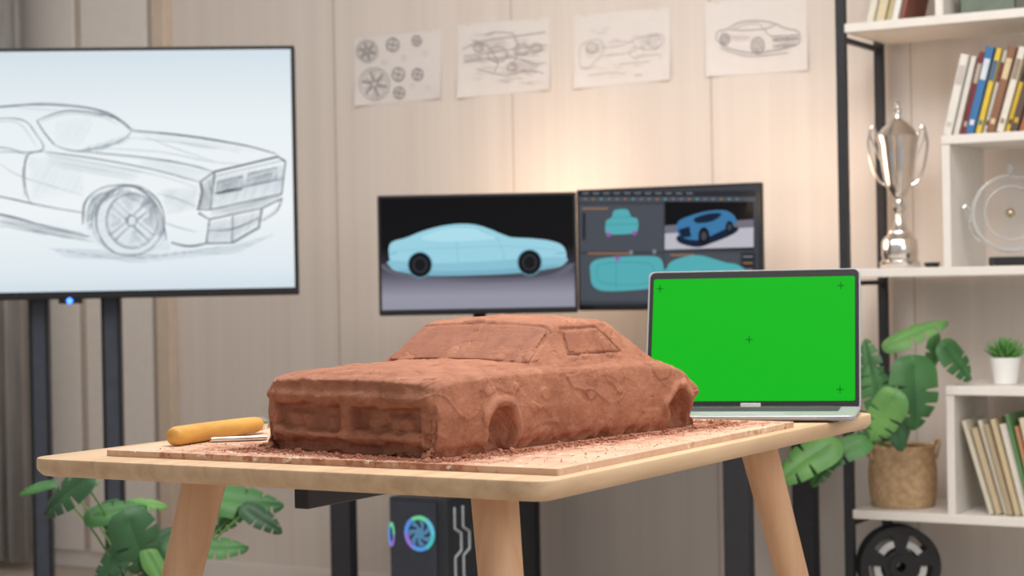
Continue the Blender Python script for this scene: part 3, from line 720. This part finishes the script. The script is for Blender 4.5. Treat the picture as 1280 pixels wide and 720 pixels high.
# side window scored outline
sw=(ay>.09)&(Z_>.102)
zr=(Z_-.112)/.034
x1w=.392-.034*np.clip(zr,0,1); x0w=.278+.004*zr
d3=np.maximum(np.maximum(x0w-X0,X0-x1w),np.abs(Z_-.1285)-.0170)+.0010*nse
Y_-=sgn*sw*.0032*np.exp(-(d3/.0016)**2)
vs=np.stack([X_,-Y_,Z_],-1)
nr=vs.shape[0]; V=vs.reshape(-1,3)
fs=[]
for i in range(nr-1):
    for j in range(ns-1):
        a=i*ns+j; fs.append((a,a+1,a+ns+1,a+ns))
body=mesh('body',V,fs,M_clay,car,True)
me=body.data
def clayd(p):
    a=noise.noise(p*9+Vector((3,1,7)))*.0020
    b_=noise.noise(p*40)*.0006
    c_=noise.turbulence(p*125,2,False)*.0003
    q30=p*22+noise.noise_vector(p*18)*.35
    ds,ps=noise.voronoi(q30)
    cp=ps[0]; nv=noise.noise_vector(cp*5.31+Vector((2.2,8.1,4.4)))
    fac=max(-1,min(1,(q30-cp).dot(nv)*1.6))*.0014 + nv.x*.0006
    q=abs(noise.noise(p*13+Vector((40,2,9)))); msk=noise.noise(p*8+Vector((1,22,5)))
    ck=-.0018*max(0,1-q/.018) if msk>.34 else 0
    ch=noise.noise(p*32+Vector((7,7,1))); chip=-.0014*min(1,max(0,(ch-.40)/.04))
    return a+b_+c_+fac+ck+chip
bm=bmesh.new(); bm.from_mesh(me); bmesh.ops.remove_doubles(bm,verts=bm.verts,dist=1e-6); bmesh.ops.recalc_face_normals(bm,faces=bm.faces)
bm.normal_update(); 
for v in bm.verts:
    p=v.co.copy()
    nb=noise.noise(p*34); basal=max(0,1-p.z/.013)*(.003+.015*abs(nb))+(max(0,1-p.z/.026)*.0024*(1 if noise.noise(p*60)>.12 else 0))
    v.co=p+v.normal*(clayd(p)+(basal if p.z<.03 else 0))
    if v.co.z<0.0: v.co.z=0.0
    if p.z<.0005: v.co.z=0
bm.to_mesh(me); bm.free(); me.polygons.foreach_set('use_smooth',[True]*len(me.polygons))
def patch(name,cond,off,label):
    idx={};vv=[];ff=[]
    for i in range(nr-1):
        for j in range(ns-1):
            q=[(i,j),(i,j+1),(i+1,j+1),(i+1,j)]
            if all(cond[a,b2] for a,b2 in q):
                f=[]
                for a,b2 in q:
                    if (a,b2) not in idx:
                        idx[(a,b2)]=len(vv); vv.append(Vector(vs[a,b2]))
                    f.append(idx[(a,b2)])
                ff.append(f)
    if not ff: return
    o=mesh(name,vv,ff,M_clay2,car,True,label=label); m2=o.data
    nn=[v.normal.copy() for v in m2.vertices]; 
    out=sum((n.z if name=='windshield' else n.y*(1 if v.co.y>0 else -1)) for n,v in zip(nn,m2.vertices))
    flip=-1 if out<0 else 1
    for v,n in zip(m2.vertices,nn):
        p=v.co.copy(); v.co=p+n*flip*(clayd(p)*.6+off)
    so=o.modifiers.new('s','SOLIDIFY'); so.thickness=.004; so.offset=-1 if flip>0 else 1
patch('windshield',(wd<-.0025)&top&(X0<.28),.0008,'flat scraped clay windshield panel')
for half in (Y_>0,Y_<0):
    patch('side_window',(d3<-.0022)&sw&half,.0004,'flat scraped clay side window')

# crumbs
ico=bmesh.new(); bmesh.ops.create_icosphere(ico,subdivisions=1,radius=1); ico.verts.index_update()
iv=[v.co.copy() for v in ico.verts]; iff=[[v.index for v in f.verts] for f in ico.faces]; ico.free()
g=G()
def crumb(lx,ly,r):
    p=CM@Vector((lx,ly,0))
    if not(BX0+.005<p.x<BX1-.005 and BY0+.005<p.y<BY1-.005): return
    sc=[random.uniform(.5,1.4) for _ in range(3)]; sc[2]*=.7
    R=Euler((random.uniform(0,.6),random.uniform(0,.6),random.uniform(0,6.3))).to_matrix()
    vv=[]
    for q in iv:
        k_=random.uniform(.7,1.25); w_=R@Vector((q.x*sc[0]*k_,q.y*sc[1]*k_,q.z*sc[2]*k_))*r; vv.append(Vector((lx,ly,max(0.0002,w_.z+r*.5)))+Vector((w_.x,w_.y,0)))
    g.add(vv,iff,0)
for i in range(5200):
    e=abs(random.gauss(0,.016))+.004
    r=random.choice([.0007,.001,.0012,.0016,.0022])*random.uniform(.6,1.2)
    if random.random()<.10 and e<.018: r*=1.9
    q=random.random()
    if q<.45: lx=random.uniform(-.02,.60); ly=-(.160+e)
    elif q<.72: lx=-(.014+e); ly=random.uniform(-.18,.18)
    elif q<.90: lx=.580+e*1.6; ly=random.uniform(-.18,.18)
    else: lx=random.uniform(0,.6); ly=.160+e
    if noise.noise(Vector((lx*26,ly*26,3)))<-.12 and random.random()<.75: continue
    crumb(lx,ly,r)
for i in range(1200):
    lx,ly=random.uniform(-.2,.75),random.uniform(-.36,.3)
    if -.02<lx<.59 and abs(ly)<.165: continue
    crumb(lx,ly,random.uniform(.0006,.0013))
cb=g.obj('clay_crumbs',[M_clay],M=CM)
tag(cb,'loose brown clay crumbs scattered on the board around the car','clay crumbs','stuff')

# ------------------------------------------------------------------ tools
pa=hz(214,546,BZ+.0135); pb=hz(338,528,BZ+.0135)
def frame(p,d):
    x=d.normalized(); z=Vector((0,0,1)); y=z.cross(x).normalized(); z=x.cross(y)
    return Matrix(((x.x,y.x,z.x,p.x),(x.y,y.y,z.y,p.y),(x.z,y.z,z.z,p.z),(0,0,0,1)))
tl=thing('carving_tool','carving tool with rounded orange-yellow wooden handle on the board','tool',frame(pa,pb-pa))
HL=min((pb-pa).length,.21)/.14
M_hand=woodmat('varnished_handle',(216,166,82),(194,138,58),(3,12,12))
RY=Matrix.Rotation(math.pi/2,4,'Y')
G().lathe([(.002,0),(.008,.0015),(.0115,.005),(.0130,.012),(.0130,.05*HL),(.0125,.09*HL),(.0118,.12*HL),(.011,.135*HL),(.010,.14*HL)],28,M=RY).obj('handle',[M_hand],tl,auto=True)
z_=.14*HL
G().lathe([(.0095,z_-.001),(.0095,z_+.012),(.005,z_+.014),(.004,z_+.02)],20,M=RY).obj('ferrule',[M_silver],tl,auto=True)
pa=hz(262,550,BZ+.004); pb=hz(334,547,BZ+.004)
tl2=thing('modelling_scraper','slim silver steel scraper rod lying beside the carving tool','tool',frame(pa,pb-pa))
G().lathe([(.001,0),(.0034,.002),(.0037,.01),(.0037,.07),(.003,.078)],16,M=RY).obj('shaft',[M_silver],tl2,auto=True)

# ------------------------------------------------------------------ laptop
LY=2.945
hc=W((936-640)/F*LY,LY)
LM=Matrix.Translation((hc.x,hc.y,TZ+.0003))@Matrix.Rotation(TH-math.radians(13),4,'Z')
lp=thing('laptop','open silver laptop with bright green chroma screen on the table','laptop',LM)
LWd=.346; LD=.195
slab(LWd/2,LD/2,.012,[(.006,.002),(.002,.0035),(0,.005),(0,.009),(.001,.010)],M=Matrix.Translation((0,-LD/2-.004,0))).obj('base',[M_alu],lp,auto=True)
slab(LWd/2-.03,.045,.004,[(0,.0099),(0,.0104)],M=Matrix.Translation((0,-.060,0))).obj('keyboard',[mat('key_black',(70,70,73),.7,spec=.2)],lp)
slab(.065,.032,.004,[(0,.0099),(0,.0103)],M=Matrix.Translation((0,-.152,0))).obj('trackpad',[mat('trackpad_grey',(176,178,182),.5,.2)],lp)
g=G()
for sx in (-.14,.14):
    for sy in (-.02,-.18): g.lathe([(.008,0),(.008,.003)],14,M=Matrix.Translation((sx,sy,0)))
g.objs('rubber_foot',[M_black],lp)
TI=math.radians(19); LH=.239
LidM=Matrix.Translation((0,.0015,.001))@Matrix.Rotation(-TI,4,'X')
def vslab(w,h,r,y0,y1,zoff,m,name,dx=0,ins=.001):
    pr=rrect(w/2,h/2,r); vs=[];fs=[];k=len(pr)
    for y,i_ in ((y0,ins),(y0+ins*(1 if y1>y0 else -1),0),(y1-ins,0),(y1,ins)):
        sx=(w/2-i_)/(w/2); sz=(h/2-i_)/(h/2); vs+=[(a*sx+dx,y,b2*sz+zoff+h/2) for a,b2 in pr]
    for i in range(3):
        for j in range(k): q=(j+1)%k; fs.append((i*k+j,i*k+q,(i+1)*k+q,(i+1)*k+j))
    fs.append(tuple(reversed(range(k)))); fs.append(tuple(range(3*k,4*k)))
    return G().add(vs,fs).obj(name,[m],lp,M=LidM)
vslab(LWd,LH,.010,0,.006,0.002,M_alu,'lid',ins=.0008)
vslab(LWd-.005,LH-.004,.009,-.0006,.0004,.004,M_black,'screen_bezel',ins=.0002)
M_green=emis('chroma_green',(16,184,30),1.0)
SW,SH=LWd-.018,LH-.030
vslab(SW,SH,.003,-.0012,-.0006,.018,M_green,'screen',ins=.0001)
mk=emis('marker_dark',(8,52,14))
for u,v in ((825,361),(1051,357),(936.5,424.5),(1050,487),(824,492)):
    PL=Painter(LM@LidM,-.0013); PL.stroke([(u-4.5,v),(u+4.5,v)],.0012,mk,False); PL.stroke([(u,v-4.5),(u,v+4.5)],.0012,mk,False)
    ob=PL.obj('tracking_marker',lp); ob.matrix_local=LidM
G().box((-.13,-.004,.006),(.13,.004,.0115),.002).obj('hinge',[M_black],lp)
G().box((-.016,-.009,.0098),(.016,-.0045,.0160),.0008).obj('hinge_notch_glint',[mat('notch_glint_white',(215,215,218),.3)],lp)  # light caught in the hinge gap, put in as a pale block

# ------------------------------------------------------------------ shelving unit
FY=4.40; BYs=4.70; p=hy(1058,400,FY+.012); SX0=p.x; SX1=-.55
su=thing('shelving_unit','black metal frame shelving unit with white boards against wall','shelf',(SX0,FY,0))
def zat(u,v,y=FY): return hy(u,v,y).z
ZT=zat(1120,24); ZM=zat(1120,335); ZB=zat(1120,640)
SXW=SX1-SX0; DD=BYs-FY
def brd(x0,x1,z,name='shelf_board',t=.022): return G().box((x0,.0,z-t),(x1,DD,z),.002).obj(name,[M_white],su)
xp=hy(1180,400,FY).x-SX0; xq=hy(1168,5,FY).x-SX0
ZLOW=.135
for z in (ZT,ZM,ZB,ZLOW): brd(.012,SXW-.012,z)
Z1=zat(1200,168); Z2=zat(1210,483)
brd(xp,SXW-.012,Z1); brd(xp,SXW-.012,Z2)
ZTT=ZT+.33; brd(.012,SXW-.012,ZTT)
def pan(x,z0,z1): G().box((x,.003,z0),(x+.020,DD-.003,z1),.0015).obj('divider_panel',[M_white],su)
pan(xp,ZM,Z1-.022); pan(xp,ZB,Z2-.022); pan(xq,ZT,ZTT-.022)
for x in (0,SXW):
    for y in (.0,DD-.02):
        G().box((x-.012,y,0),(x+.012,y+.022,2.2),.002).obj('post',[M_blackmetal],su)
g=G()
for x in (0,SXW):
    for z in (.12,ZB-.03,ZM-.03,ZT-.03,2.17): g.box((x-.008,.02,z-.012),(x+.008,DD-.02,z),.001)
g.objs('side_rail',[M_blackmetal],su)

# books
def book(px,py,z,w,h,dp,ang,col,grp,label,idx,band=None):
    a=math.radians(ang)
    M=Matrix.Translation((px,py,z+.0006+(w*math.sin(a) if a>0 else 0)))@Matrix.Rotation(a,4,'Y')
    t=thing('book',label,'book',M,grp)
    cm=mat('cover_%02d%02d%02d'%col,col,.55,var=.05)
    g=G().box((0,0,0),(w,.0025,h),.0008).box((0,0,0),(.002,dp,h),.0005).box((w-.002,0,0),(w,dp,h),.0005); g.obj('cover',[cm],t)
    G().box((.0022,.003,.003),(w-.0022,dp-.004,h-.004)).obj('page_block',[mat('book_pages',(232,224,206),.9,var=.05)],t)
    if band:
        bm_=mat('band_%02d%02d%02d'%band,band,.6)
        G().box((w*.15,-.0006,h*.62),(w*.85,.0005,h*.86)).box((w*.25,-.0006,h*.1),(w*.75,.0005,h*.16)).objs('spine_label',[bm_],t)
def row(items,x,z,ang,grp,lim,step=0):
    for i,(c,w,h,lab,bnd) in enumerate(items):
        an=ang+step*i; a=math.radians(an)
        if x+w+.03>lim: break
        book(x,FY+.03+(i%3)*.006,z,w,h,.15,an,c,grp,lab,0,bnd); x+=w/math.cos(a)+.0016+abs(step)*.0005
L1=[((226,222,214),.022,.20,'white book leaning on the white shelf',(200,190,184)),((222,216,206),.014,.195,'cream book leaning on the white shelf',None),((128,52,54),.014,.205,'thin maroon book leaning on the white shelf',(200,180,160)),
((60,116,168),.020,.215,'blue book leaning on the white shelf',(220,225,230)),((226,194,72),.014,.21,'yellow book leaning on the white shelf',(70,110,150)),((212,214,208),.010,.205,'grey book leaning on the white shelf',(120,60,50)),
((140,100,74),.020,.212,'brown book leaning on the white shelf',(220,200,160)),((228,222,208),.018,.21,'cream paperback leaning on the white shelf',(160,140,120)),((222,188,60),.012,.2,'thin yellow book leaning on the white shelf',(50,50,50)),
((92,76,66),.018,.21,'dark brown book leaning on the white shelf',(200,170,60)),((168,104,72),.014,.2,'rust-coloured book leaning on the white shelf',None),((224,218,206),.018,.2,'white book leaning on the white shelf',None)]
row(L1,hy(1178,163,FY+.03).x,Z1,14,'books on the upper shelf',SX1-.06,.35)
L2=[((214,206,186),.012,.235),((196,178,146),.016,.215),((222,216,200),.010,.235),((178,160,132),.014,.225),((206,186,150),.014,.238),((226,220,208),.018,.225),((96,140,90),.010,.250),((190,140,104),.010,.22),((222,208,180),.024,.24),((210,200,180),.02,.23),((228,222,210),.018,.235)]
N2=['worn cream notebook','tan paperback','white booklet','beige paperback','sand-coloured paperback','white magazine','green-covered book','thin orange-brown book','thick cream book','pale beige book','white book']
row([(c,w,h,n_+' leaning on the lower shelf',None) for (c,w,h),n_ in zip(L2,N2)],hy(1198,640,FY+.03).x+.076,ZB,-16,'books on the lower shelf',SX1,.5)
row([(c,w,.21,n_+' book leaning on the topmost shelf',None) for c,w,n_ in [((222,216,200),.02,'cream'),((214,200,166),.024,'sand'),((200,184,144),.016,'khaki'),((232,230,224),.016,'white'),((140,84,70),.012,'maroon')]],hy(1082,20,FY+.03).x,ZT,14,'books on the top shelf',SX0+xq-.045)
p=hy(1240,12,FY+.1)
bx=thing('storage_box','small grey-green open box on the topmost shelf','box',(p.x,FY+.12,ZT+.0005))
M_gg=mat('grey_green_box',(110,122,108),.5)
g=G().box((-.07,-.06,0),(.07,.06,.005),.002)
for a,b2 in (((-.07,-.06),(.07,-.055)),((-.07,.055),(.07,.06)),((-.07,-.06),(-.065,.06)),((.065,-.06),(.07,.06))): g.box((a[0],a[1],0),(b2[0],b2[1],.06),.0015)
g.obj('body',[M_gg],bx); G().box((-.073,-.063,.052),(.073,-.059,.062),.001).box((-.073,.059,.052),(.073,.063,.062),.001).box((-.073,-.063,.052),(-.069,.063,.062),.001).box((.069,-.063,.052),(.073,.063,.062),.001).obj('rim',[mat('rim_dark',(70,78,70),.5)],bx)

# trophy
YT=FY+.13; p=hy(1125,332,YT); 
tr=thing('trophy_cup','tall silver trophy cup with lid and two handles on shelf','trophy',(p.x,YT,ZM+.0005))
s=.415/205.0
def pf(l): return [(r*s,z*s) for r,z in l]
G().lathe(pf([(24,0),(25,2),(25,8),(22,10),(22,14),(23,16),(22,34),(19,38),(15,42),(14,46)]),40).obj('pedestal',[M_silver],tr,auto=True)
G().lathe(pf([(13,46),(9,50),(7,56),(4.5,62),(4,68),(8,72),(9,76),(7,80),(4.5,84),(4.5,88)]),32).obj('stem',[M_silver],tr,auto=True)
G().lathe(pf([(4.5,86),(9,90),(14,98),(18,110),(20.5,124),(22.5,140),(24.5,155),(26.5,163),(27,166),(25.5,167)]),40).obj('cup',[M_silver],tr,auto=True)
G().lathe(pf([(25.5,167),(23,171),(19,176),(13,182),(7,186),(4,188),(3,192),(5.5,195),(5.5,198),(3,201),(2.5,204),(3.5,207),(.5,212)]),36).obj('lid',[M_silver],tr,auto=True)
hv=Matrix.Rotation(TH,4,'Z')
for sx in (-1,1):
    pts=cr([(sx*22*s,0,136*s),(sx*28*s,0,150*s),(sx*35*s,0,170*s),(sx*31*s,0,178*s),(sx*26*s,0,168*s)],5)
    pts2=cr([(sx*35*s,0,170*s),(sx*37*s,0,155*s),(sx*33*s,0,130*s),(sx*25*s,0,110*s),(sx*16*s,0,104*s)],6)
    G().tube(pts2,.0038,10,M=hv).tube(pts,.003,10,M=hv).obj('handle',[M_silver],tr,auto=True)
p=hy(1165,330,FY+.08)
sb=thing('small_dish','small dark metal dish on shelf beside the trophy','dish',(p.x,FY+.08,ZM+.0005))
G().lathe([(.012,0),(.018,.002),(.020,.012),(.018,.012),(.016,.004)],24).obj('bowl',[M_blackmetal],sb,auto=True)

# glass award
YA=FY+.13; p=hy(1264,325,YA)
aw=thing('glass_award','clear rounded glass award with silver side handle and black base','award',Matrix.Translation((p.x,YA,ZM+.0005))@Matrix.Rotation(TH,4,'Z'))
M_gl=mat('clear_award_glass',(225,226,226),.05,0,var=.0,alpha=.05,spec=.6)
M_gl2=mat('clear_award_edge',(214,215,214),.08,0,var=.0,alpha=.45,spec=.9)
M_gold=mat('brushed_brass',(206,190,160),.25,1.0)
G().box((-.048,-.032,0),(.048,.032,.022),.003).obj('base',[M_black],aw)
cR=Matrix.Translation((0,0,.130))@Matrix.Rotation(math.pi/2,4,'X')
G().lathe([(.0005,-.004),(.088,-.006),(.092,-.003),(.092,.003),(.088,.006),(.0005,.004)],56,M=cR,cap=False).obj('disc',[M_gl],aw,auto=True)
g=G(); n=48
g.tube([(.066*math.cos(2*math.pi*i/n),-.009,.130+.066*math.sin(2*math.pi*i/n)) for i in range(n+1)],.0022,8)
g.tube([(.092*math.cos(2*math.pi*i/n),0,.130+.092*math.sin(2*math.pi*i/n)) for i in range(n+1)],.0050,8)
g.obj('rim',[M_gl2],aw,True)
g=G().lathe([(.0005,-.015),(.006,-.014),(.010,-.009),(.0115,-.002),(.010,.005),(.006,.010),(.0005,.012)],20,M=cR)
g.obj('centre_boss',[M_gold],aw,True)
G().lathe([(.006,.221),(.006,.229),(.0095,.234),(.012,.243),(.009,.252),(.0005,.255)],20).obj('finial',[M_gl2],aw,True)
G().tube(cr([(-.072,0,.062),(-.092,0,.075),(-.102,0,.100),(-.098,0,.130),(-.108,0,.150),(-.118,0,.142)],6),[.004]*31,10).obj('side_handle',[M_silver],aw,True)

# ------------------------------------------------------------------ plants
M_leaf=mat('monstera_green',(72,124,66),.5,var=.22,scale=7,col2=(42,86,48)); M_leafb=mat('monstera_light',(108,156,84),.5,scale=7,col2=(66,116,58)); M_stem=mat('plant_stem',(96,136,70),.5); M_leafd=mat('monstera_dark',(54,98,60),.5,scale=7,col2=(34,66,44))
def leaf(g,base,d,up,L,wd=.9,notch=True,droop=.12,m=0):
    d=d.normalized(); sd=d.cross(up).normalized(); nn=sd.cross(d).normalized()
    n=56; q=5; ph0=random.uniform(0,.4); fr=random.uniform(4.2,5.2); cv=random.uniform(-.10,.10)
    def wdt(t):
        return wd*.52*L*max(0,(math.sin(math.pi*min(1,t**.56))))**.64
    for sgn_ in (-1,1):
        vs=[];fs=[]
        for i in range(n+1):
            t=i/n; w=max(wdt(t),.0005)*(1+.04*math.sin(t*13+sgn_+ph0*9)); cut=0
            if notch and .22<t<.88:
                ph=(t*fr+ph0+(.25 if sgn_>0 else 0))%1
                if ph<.17: cut=1
            for j in range(q+1):
                s_=j/q*(.42 if cut else 1); back=-.24*L*s_*(1-t)**2; fwd=.22*L*s_*t*(1-t)*1.4
                p=base+d*(t*L+back+fwd)+sd*(sgn_*w*s_+cv*L*t*t)+nn*(-.20*L*s_*s_+.16*L*s_-droop*L*t*t)
                vs.append(p)
        for i in range(n):
            for j in range(q):
                a=i*(q+1)+j; fs.append((a,a+1,a+q+2,a+q+1))
        g.add(vs,fs,m)
def plant(fol,stm,root,leaves):
    R3=RM.to_3x3()
    for (u,v,Y,L,ang,tx_,tz_,mm,wd) in leaves:
        tip_c=dep(u,v,Y); a=math.radians(ang)
        d=R3@Vector((math.cos(a),math.sin(a),random.uniform(-.25,.25))); face=R3@Vector((tx_,tz_,1))
        Lm=L*Y/F; base=tip_c-d.normalized()*Lm*.5
        leaf(fol,base,d,face,Lm,wd,L>44,random.uniform(.08,.25),mm)
        mid=(root+base)/2+Vector((0,0,.04))+ (base-root)*.05
        stm.tube(cr([root,mid,base],6),.0024,8)
YB=FY+.13; p=hy(1129,634,YB)
bk=thing('potted_monstera','monstera plant in woven wicker basket on the lower shelf','potted plant',(p.x,YB,ZB+.0005))
M_wick=mat('wicker',(214,184,146),.7,scale=60,col2=(184,148,110)); M_soil=mat('soil',(52,40,32),.95,bump=.5)
vs=[];fs=[];n=96;hh=.150;rws=30
for j in range(rws+1):
    z=hh*j/rws; r=.070+.014*math.sin(math.pi*(.15+.7*j/rws))
    for i in range(n):
        a=2*math.pi*i/n; rr=r+.0022*math.sin(i*math.pi/2+ (math.pi if (j//2)%2 else 0)+.8)+(.0012 if j%2 else 0)
        vs.append((rr*math.cos(a),rr*math.sin(a),z))
for j in range(rws):
    for i in range(n): k2=(i+1)%n; fs.append((j*n+i,j*n+k2,(j+1)*n+k2,(j+1)*n+i))
fs.append(tuple(reversed(range(n))))
o=mesh('basket',vs,fs,M_wick,bk,True); o.modifiers.new('s','SOLIDIFY').thickness=.004
g=G().tube([(.076*math.cos(2*math.pi*i/40),.076*math.sin(2*math.pi*i/40),hh) for i in range(41)],.006,8)
for sx in (-1,1):
    g.tube(cr([(sx*.081,-.022,hh-.03),(sx*.090,-.02,hh+.005),(sx*.092,0,hh+.016),(sx*.090,.02,hh+.005),(sx*.081,.022,hh-.03)],5),.004,8,M=hv)
g.obj('basket_rim',[M_wick],bk,True)
G().lathe([(.001,hh-.022),(.068,hh-.02),(.069,hh-.03)],30).obj('soil',[M_soil],bk,True)
fol=G();stm=G(); root=Vector((bk.location.x,YB,ZB+hh-.02))
lv=[(1150,411,4.55,72,28,.0,1.5,1,.50),(1200,455,4.5,50,-50,.5,.3,0,.80),(1166,450,4.55,48,262,.9,.2,0,.6),(1147,498,4.42,76,275,.2,.5,0,.86),(1138,464,4.5,38,75,.5,.6,2,.65),(1084,452,4.56,58,100,-.7,.3,0,.62),(1096,484,4.5,60,108,-.2,.6,0,.72),
    (1102,526,4.42,60,245,-.2,.7,1,.76),(1042,566,4.38,72,200,-.2,1.3,0,.58),(1000,576,4.36,78,207,-.2,1.0,1,.66),(1026,588,4.4,46,235,-.3,.8,0,.6),(1082,544,4.46,50,215,-.4,.8,2,.65),(1122,545,4.42,40,280,0,.7,2,.7),(1120,510,4.58,48,90,0,.6,2,.7),(1066,518,4.52,42,160,-.3,.8,0,.6)]
plant(fol,stm,root,lv)
IM=Matrix.Translation(-Vector(bk.location))
for gg in (fol,stm): gg.v=[IM@v for v in gg.v]
mesh('foliage',fol.v,fol.f,[M_leaf,M_leafb,M_leafd],bk,True,fol.m); stm.obj('stem',[M_stem],bk,True)
# floor monstera
c=W(-.80,4.05); c.z=0
fp=thing('potted_monstera','leafy monstera in round pot standing on the floor','potted plant',(c.x,c.y,0))
G().lathe([(.085,0),(.10,.01),(.13,.2),(.135,.22),(.127,.22),(.12,.2)],36).obj('pot',[mat('clay_white_pot',(214,208,198),.5)],fp,auto=True)
G().lathe([(.001,.192),(.118,.19)],30,cap=False).obj('soil',[M_soil],fp,True)
fol=G();stm=G(); root=Vector((c.x,c.y,.19))
lv=[(76,620,3.9,72,215,-.1,.8,2,.66),(42,608,4.0,40,190,0,1.6,0,.5),(104,604,4.1,38,10,.1,1.6,1,.5),(150,636,3.95,64,15,.1,1.1,0,.56),(122,634,4.0,40,195,0,1.2,2,.5),(187,629,4.05,46,0,.2,1.3,1,.5),(314,628,4.1,80,-8,.1,1.0,0,.62),(290,612,4.2,44,15,.1,1.5,2,.5),(332,650,4.05,50,-30,.2,.9,2,.62),(284,650,4.1,46,220,0,.9,0,.60),(256,634,4.2,40,160,0,1.3,1,.5),
 (176,690,3.85,78,-70,.2,.5,2,.76),(136,708,3.85,56,230,-.2,.7,2,.68),(280,684,4.0,62,-5,.1,1.1,0,.58),(206,668,4.15,44,40,.2,1.2,2,.55),(232,704,4.1,52,-40,.3,.8,0,.6),(196,712,3.85,44,-60,.2,.8,1,.6)]
plant(fol,stm,root,lv)
IM=Matrix.Translation(-Vector((c.x,c.y,0)))
for gg in (fol,stm): gg.v=[IM@v for v in gg.v]
mesh('foliage',fol.v,fol.f,[M_leaf,M_leafb,M_leafd],fp,True,fol.m); stm.obj('stem',[M_stem],fp,True)
# succulent
YS=FY+.10; p=hy(1257,476,YS)
sc_=thing('potted_succulent','small spiky green succulent in white pot on shelf','potted plant',(p.x,YS,Z2+.0005))
G().lathe([(.026,0),(.028,.002),(.036,.060),(.037,.066),(.033,.066),(.031,.056)],32).obj('pot',[mat('white_ceramic',(240,239,236),.3,var=.02)],sc_,auto=True)
G().lathe([(.001,.055),(.031,.054)],24,cap=False).obj('soil',[M_soil],sc_,True)
g=G()
for i in range(60):
    a=i*2.399; el=math.radians(18+68*(i/60)); L=.056-.012*(i/60)+random.uniform(-.004,.004)
    d=Vector((math.cos(a)*math.cos(el),math.sin(a)*math.cos(el),math.sin(el))); b0=Vector((0,0,.058))+d*.004
    g.tube([b0,b0+d*L*.4,b0+d*L*.75+Vector((0,0,.003)),b0+d*L+Vector((0,0,.008))],[.004,.0055,.004,.0006],7,flat=.6)
g.obj('foliage',[mat('succulent_green',(96,152,72),.45,col2=(62,116,52))],sc_,True)
# ------------------------------------------------------------------ spool
YP=FY+.06; cpt=hy(1123,713,YP)
sp=thing('filament_spool','black plastic filament spool with spoked side standing upright','spool',Matrix.Translation((cpt.x,YP,ZLOW+.0005+.101))@Matrix.Rotation(TH,4,'Z'))
R0=.101; seg=64
def ann(g,r0,r1,y0,y1):
    vs=[];fs=[]
    for i in range(seg):
        a=2*math.pi*i/seg; c_,s2=math.cos(a),math.sin(a)
        vs+=[(r0*c_,y0,r0*s2),(r1*c_,y0,r1*s2),(r1*c_,y1,r1*s2),(r0*c_,y1,r0*s2)]
    for i in range(seg):
        k2=(i+1)%seg
        for e_ in range(4): fs.append((i*4+e_,i*4+(e_+1)%4,k2*4+(e_+1)%4,k2*4+e_))
    g.add(vs,fs)
def sector(g,a0,a1,r0,r1,y0,y1,n=10):
    vs=[];fs=[]
    for i in range(n+1):
        a=a0+(a1-a0)*i/n; c_,s2=math.cos(a),math.sin(a); vs+=[(r0*c_,y0,r0*s2),(r1*c_,y0,r1*s2),(r1*c_,y1,r1*s2),(r0*c_,y1,r0*s2)]
    for i in range(n):
        for e_ in range(4): fs.append((i*4+e_,i*4+(e_+1)%4,(i+1)*4+(e_+1)%4,(i+1)*4+e_))
    fs.append((0,1,2,3)); fs.append((n*4,n*4+1,n*4+2,n*4+3)); g.add(vs,fs)
for y in (-.03,.03):
    g=G(); ann(g,.080,R0,y-.002,y+.002); ann(g,.014,.044,y-.002,y+.002); ann(g,.012,.030,y-.006,y+.006)
    for i in range(5):
        a=2*math.pi*i/5+.3; sector(g,a-.28,a+.28,.042,.082,y-.0018,y+.0018)
    g.obj('flange',[M_black],sp,auto=True)
g=G(); ann(g,.050,.066,-.028,.028); g.obj('filament_winding',[mat('winding_grey',(190,190,190),.5)],sp,auto=True)

# ------------------------------------------------------------------ lights
def area(name,loc,tgt,size,energy,col,sy=None):
    l=bpy.data.lights.new(name,'AREA'); l.energy=energy; l.color=col; l.size=size
    if sy: l.shape='RECTANGLE'; l.size_y=sy
    o=bpy.data.objects.new(name,l); link(o); o.location=loc
    o.rotation_euler=(Vector(tgt)-Vector(loc)).to_track_quat('-Z','Y').to_euler(); return o
area('ceiling_light',(-1.0,2.3,2.62),(-1.3,2.3,.7),1.3,40,(1,.975,.95))
area('ceiling_light_wall',(-2.6,2.8,2.62),(-2.6,3.6,0),2.0,41,(1,.975,.955))
area('ceiling_light_shelf',(-.6,3.0,2.62),(-.9,4.0,.8),1.4,23,(1,.97,.94))
area('studio_key',(1.3,1.5,1.9),(-1.3,2.3,.8),1.2,22,(1,.96,.92))
def point(name,loc,e,col,r=.03):
    l=bpy.data.lights.new(name,'POINT'); l.energy=e; l.color=col; l.shadow_soft_size=r
    o=bpy.data.objects.new(name,l); link(o); o.location=loc; return o
p=hy(648,260,4.44); point('lamp_glow',(p.x,4.44,p.z),4.2,(1,.68,.44),.12)
p=hy(932,256,4.44); point('lamp_glow',(p.x,4.44,p.z),4.2,(1,.68,.44),.12)
w=bpy.data.worlds.new('world'); scene.world=w; w.use_nodes=True
w.node_tree.nodes['Background'].inputs[0].default_value=(.96,.98,1,1); w.node_tree.nodes['Background'].inputs[1].default_value=.50
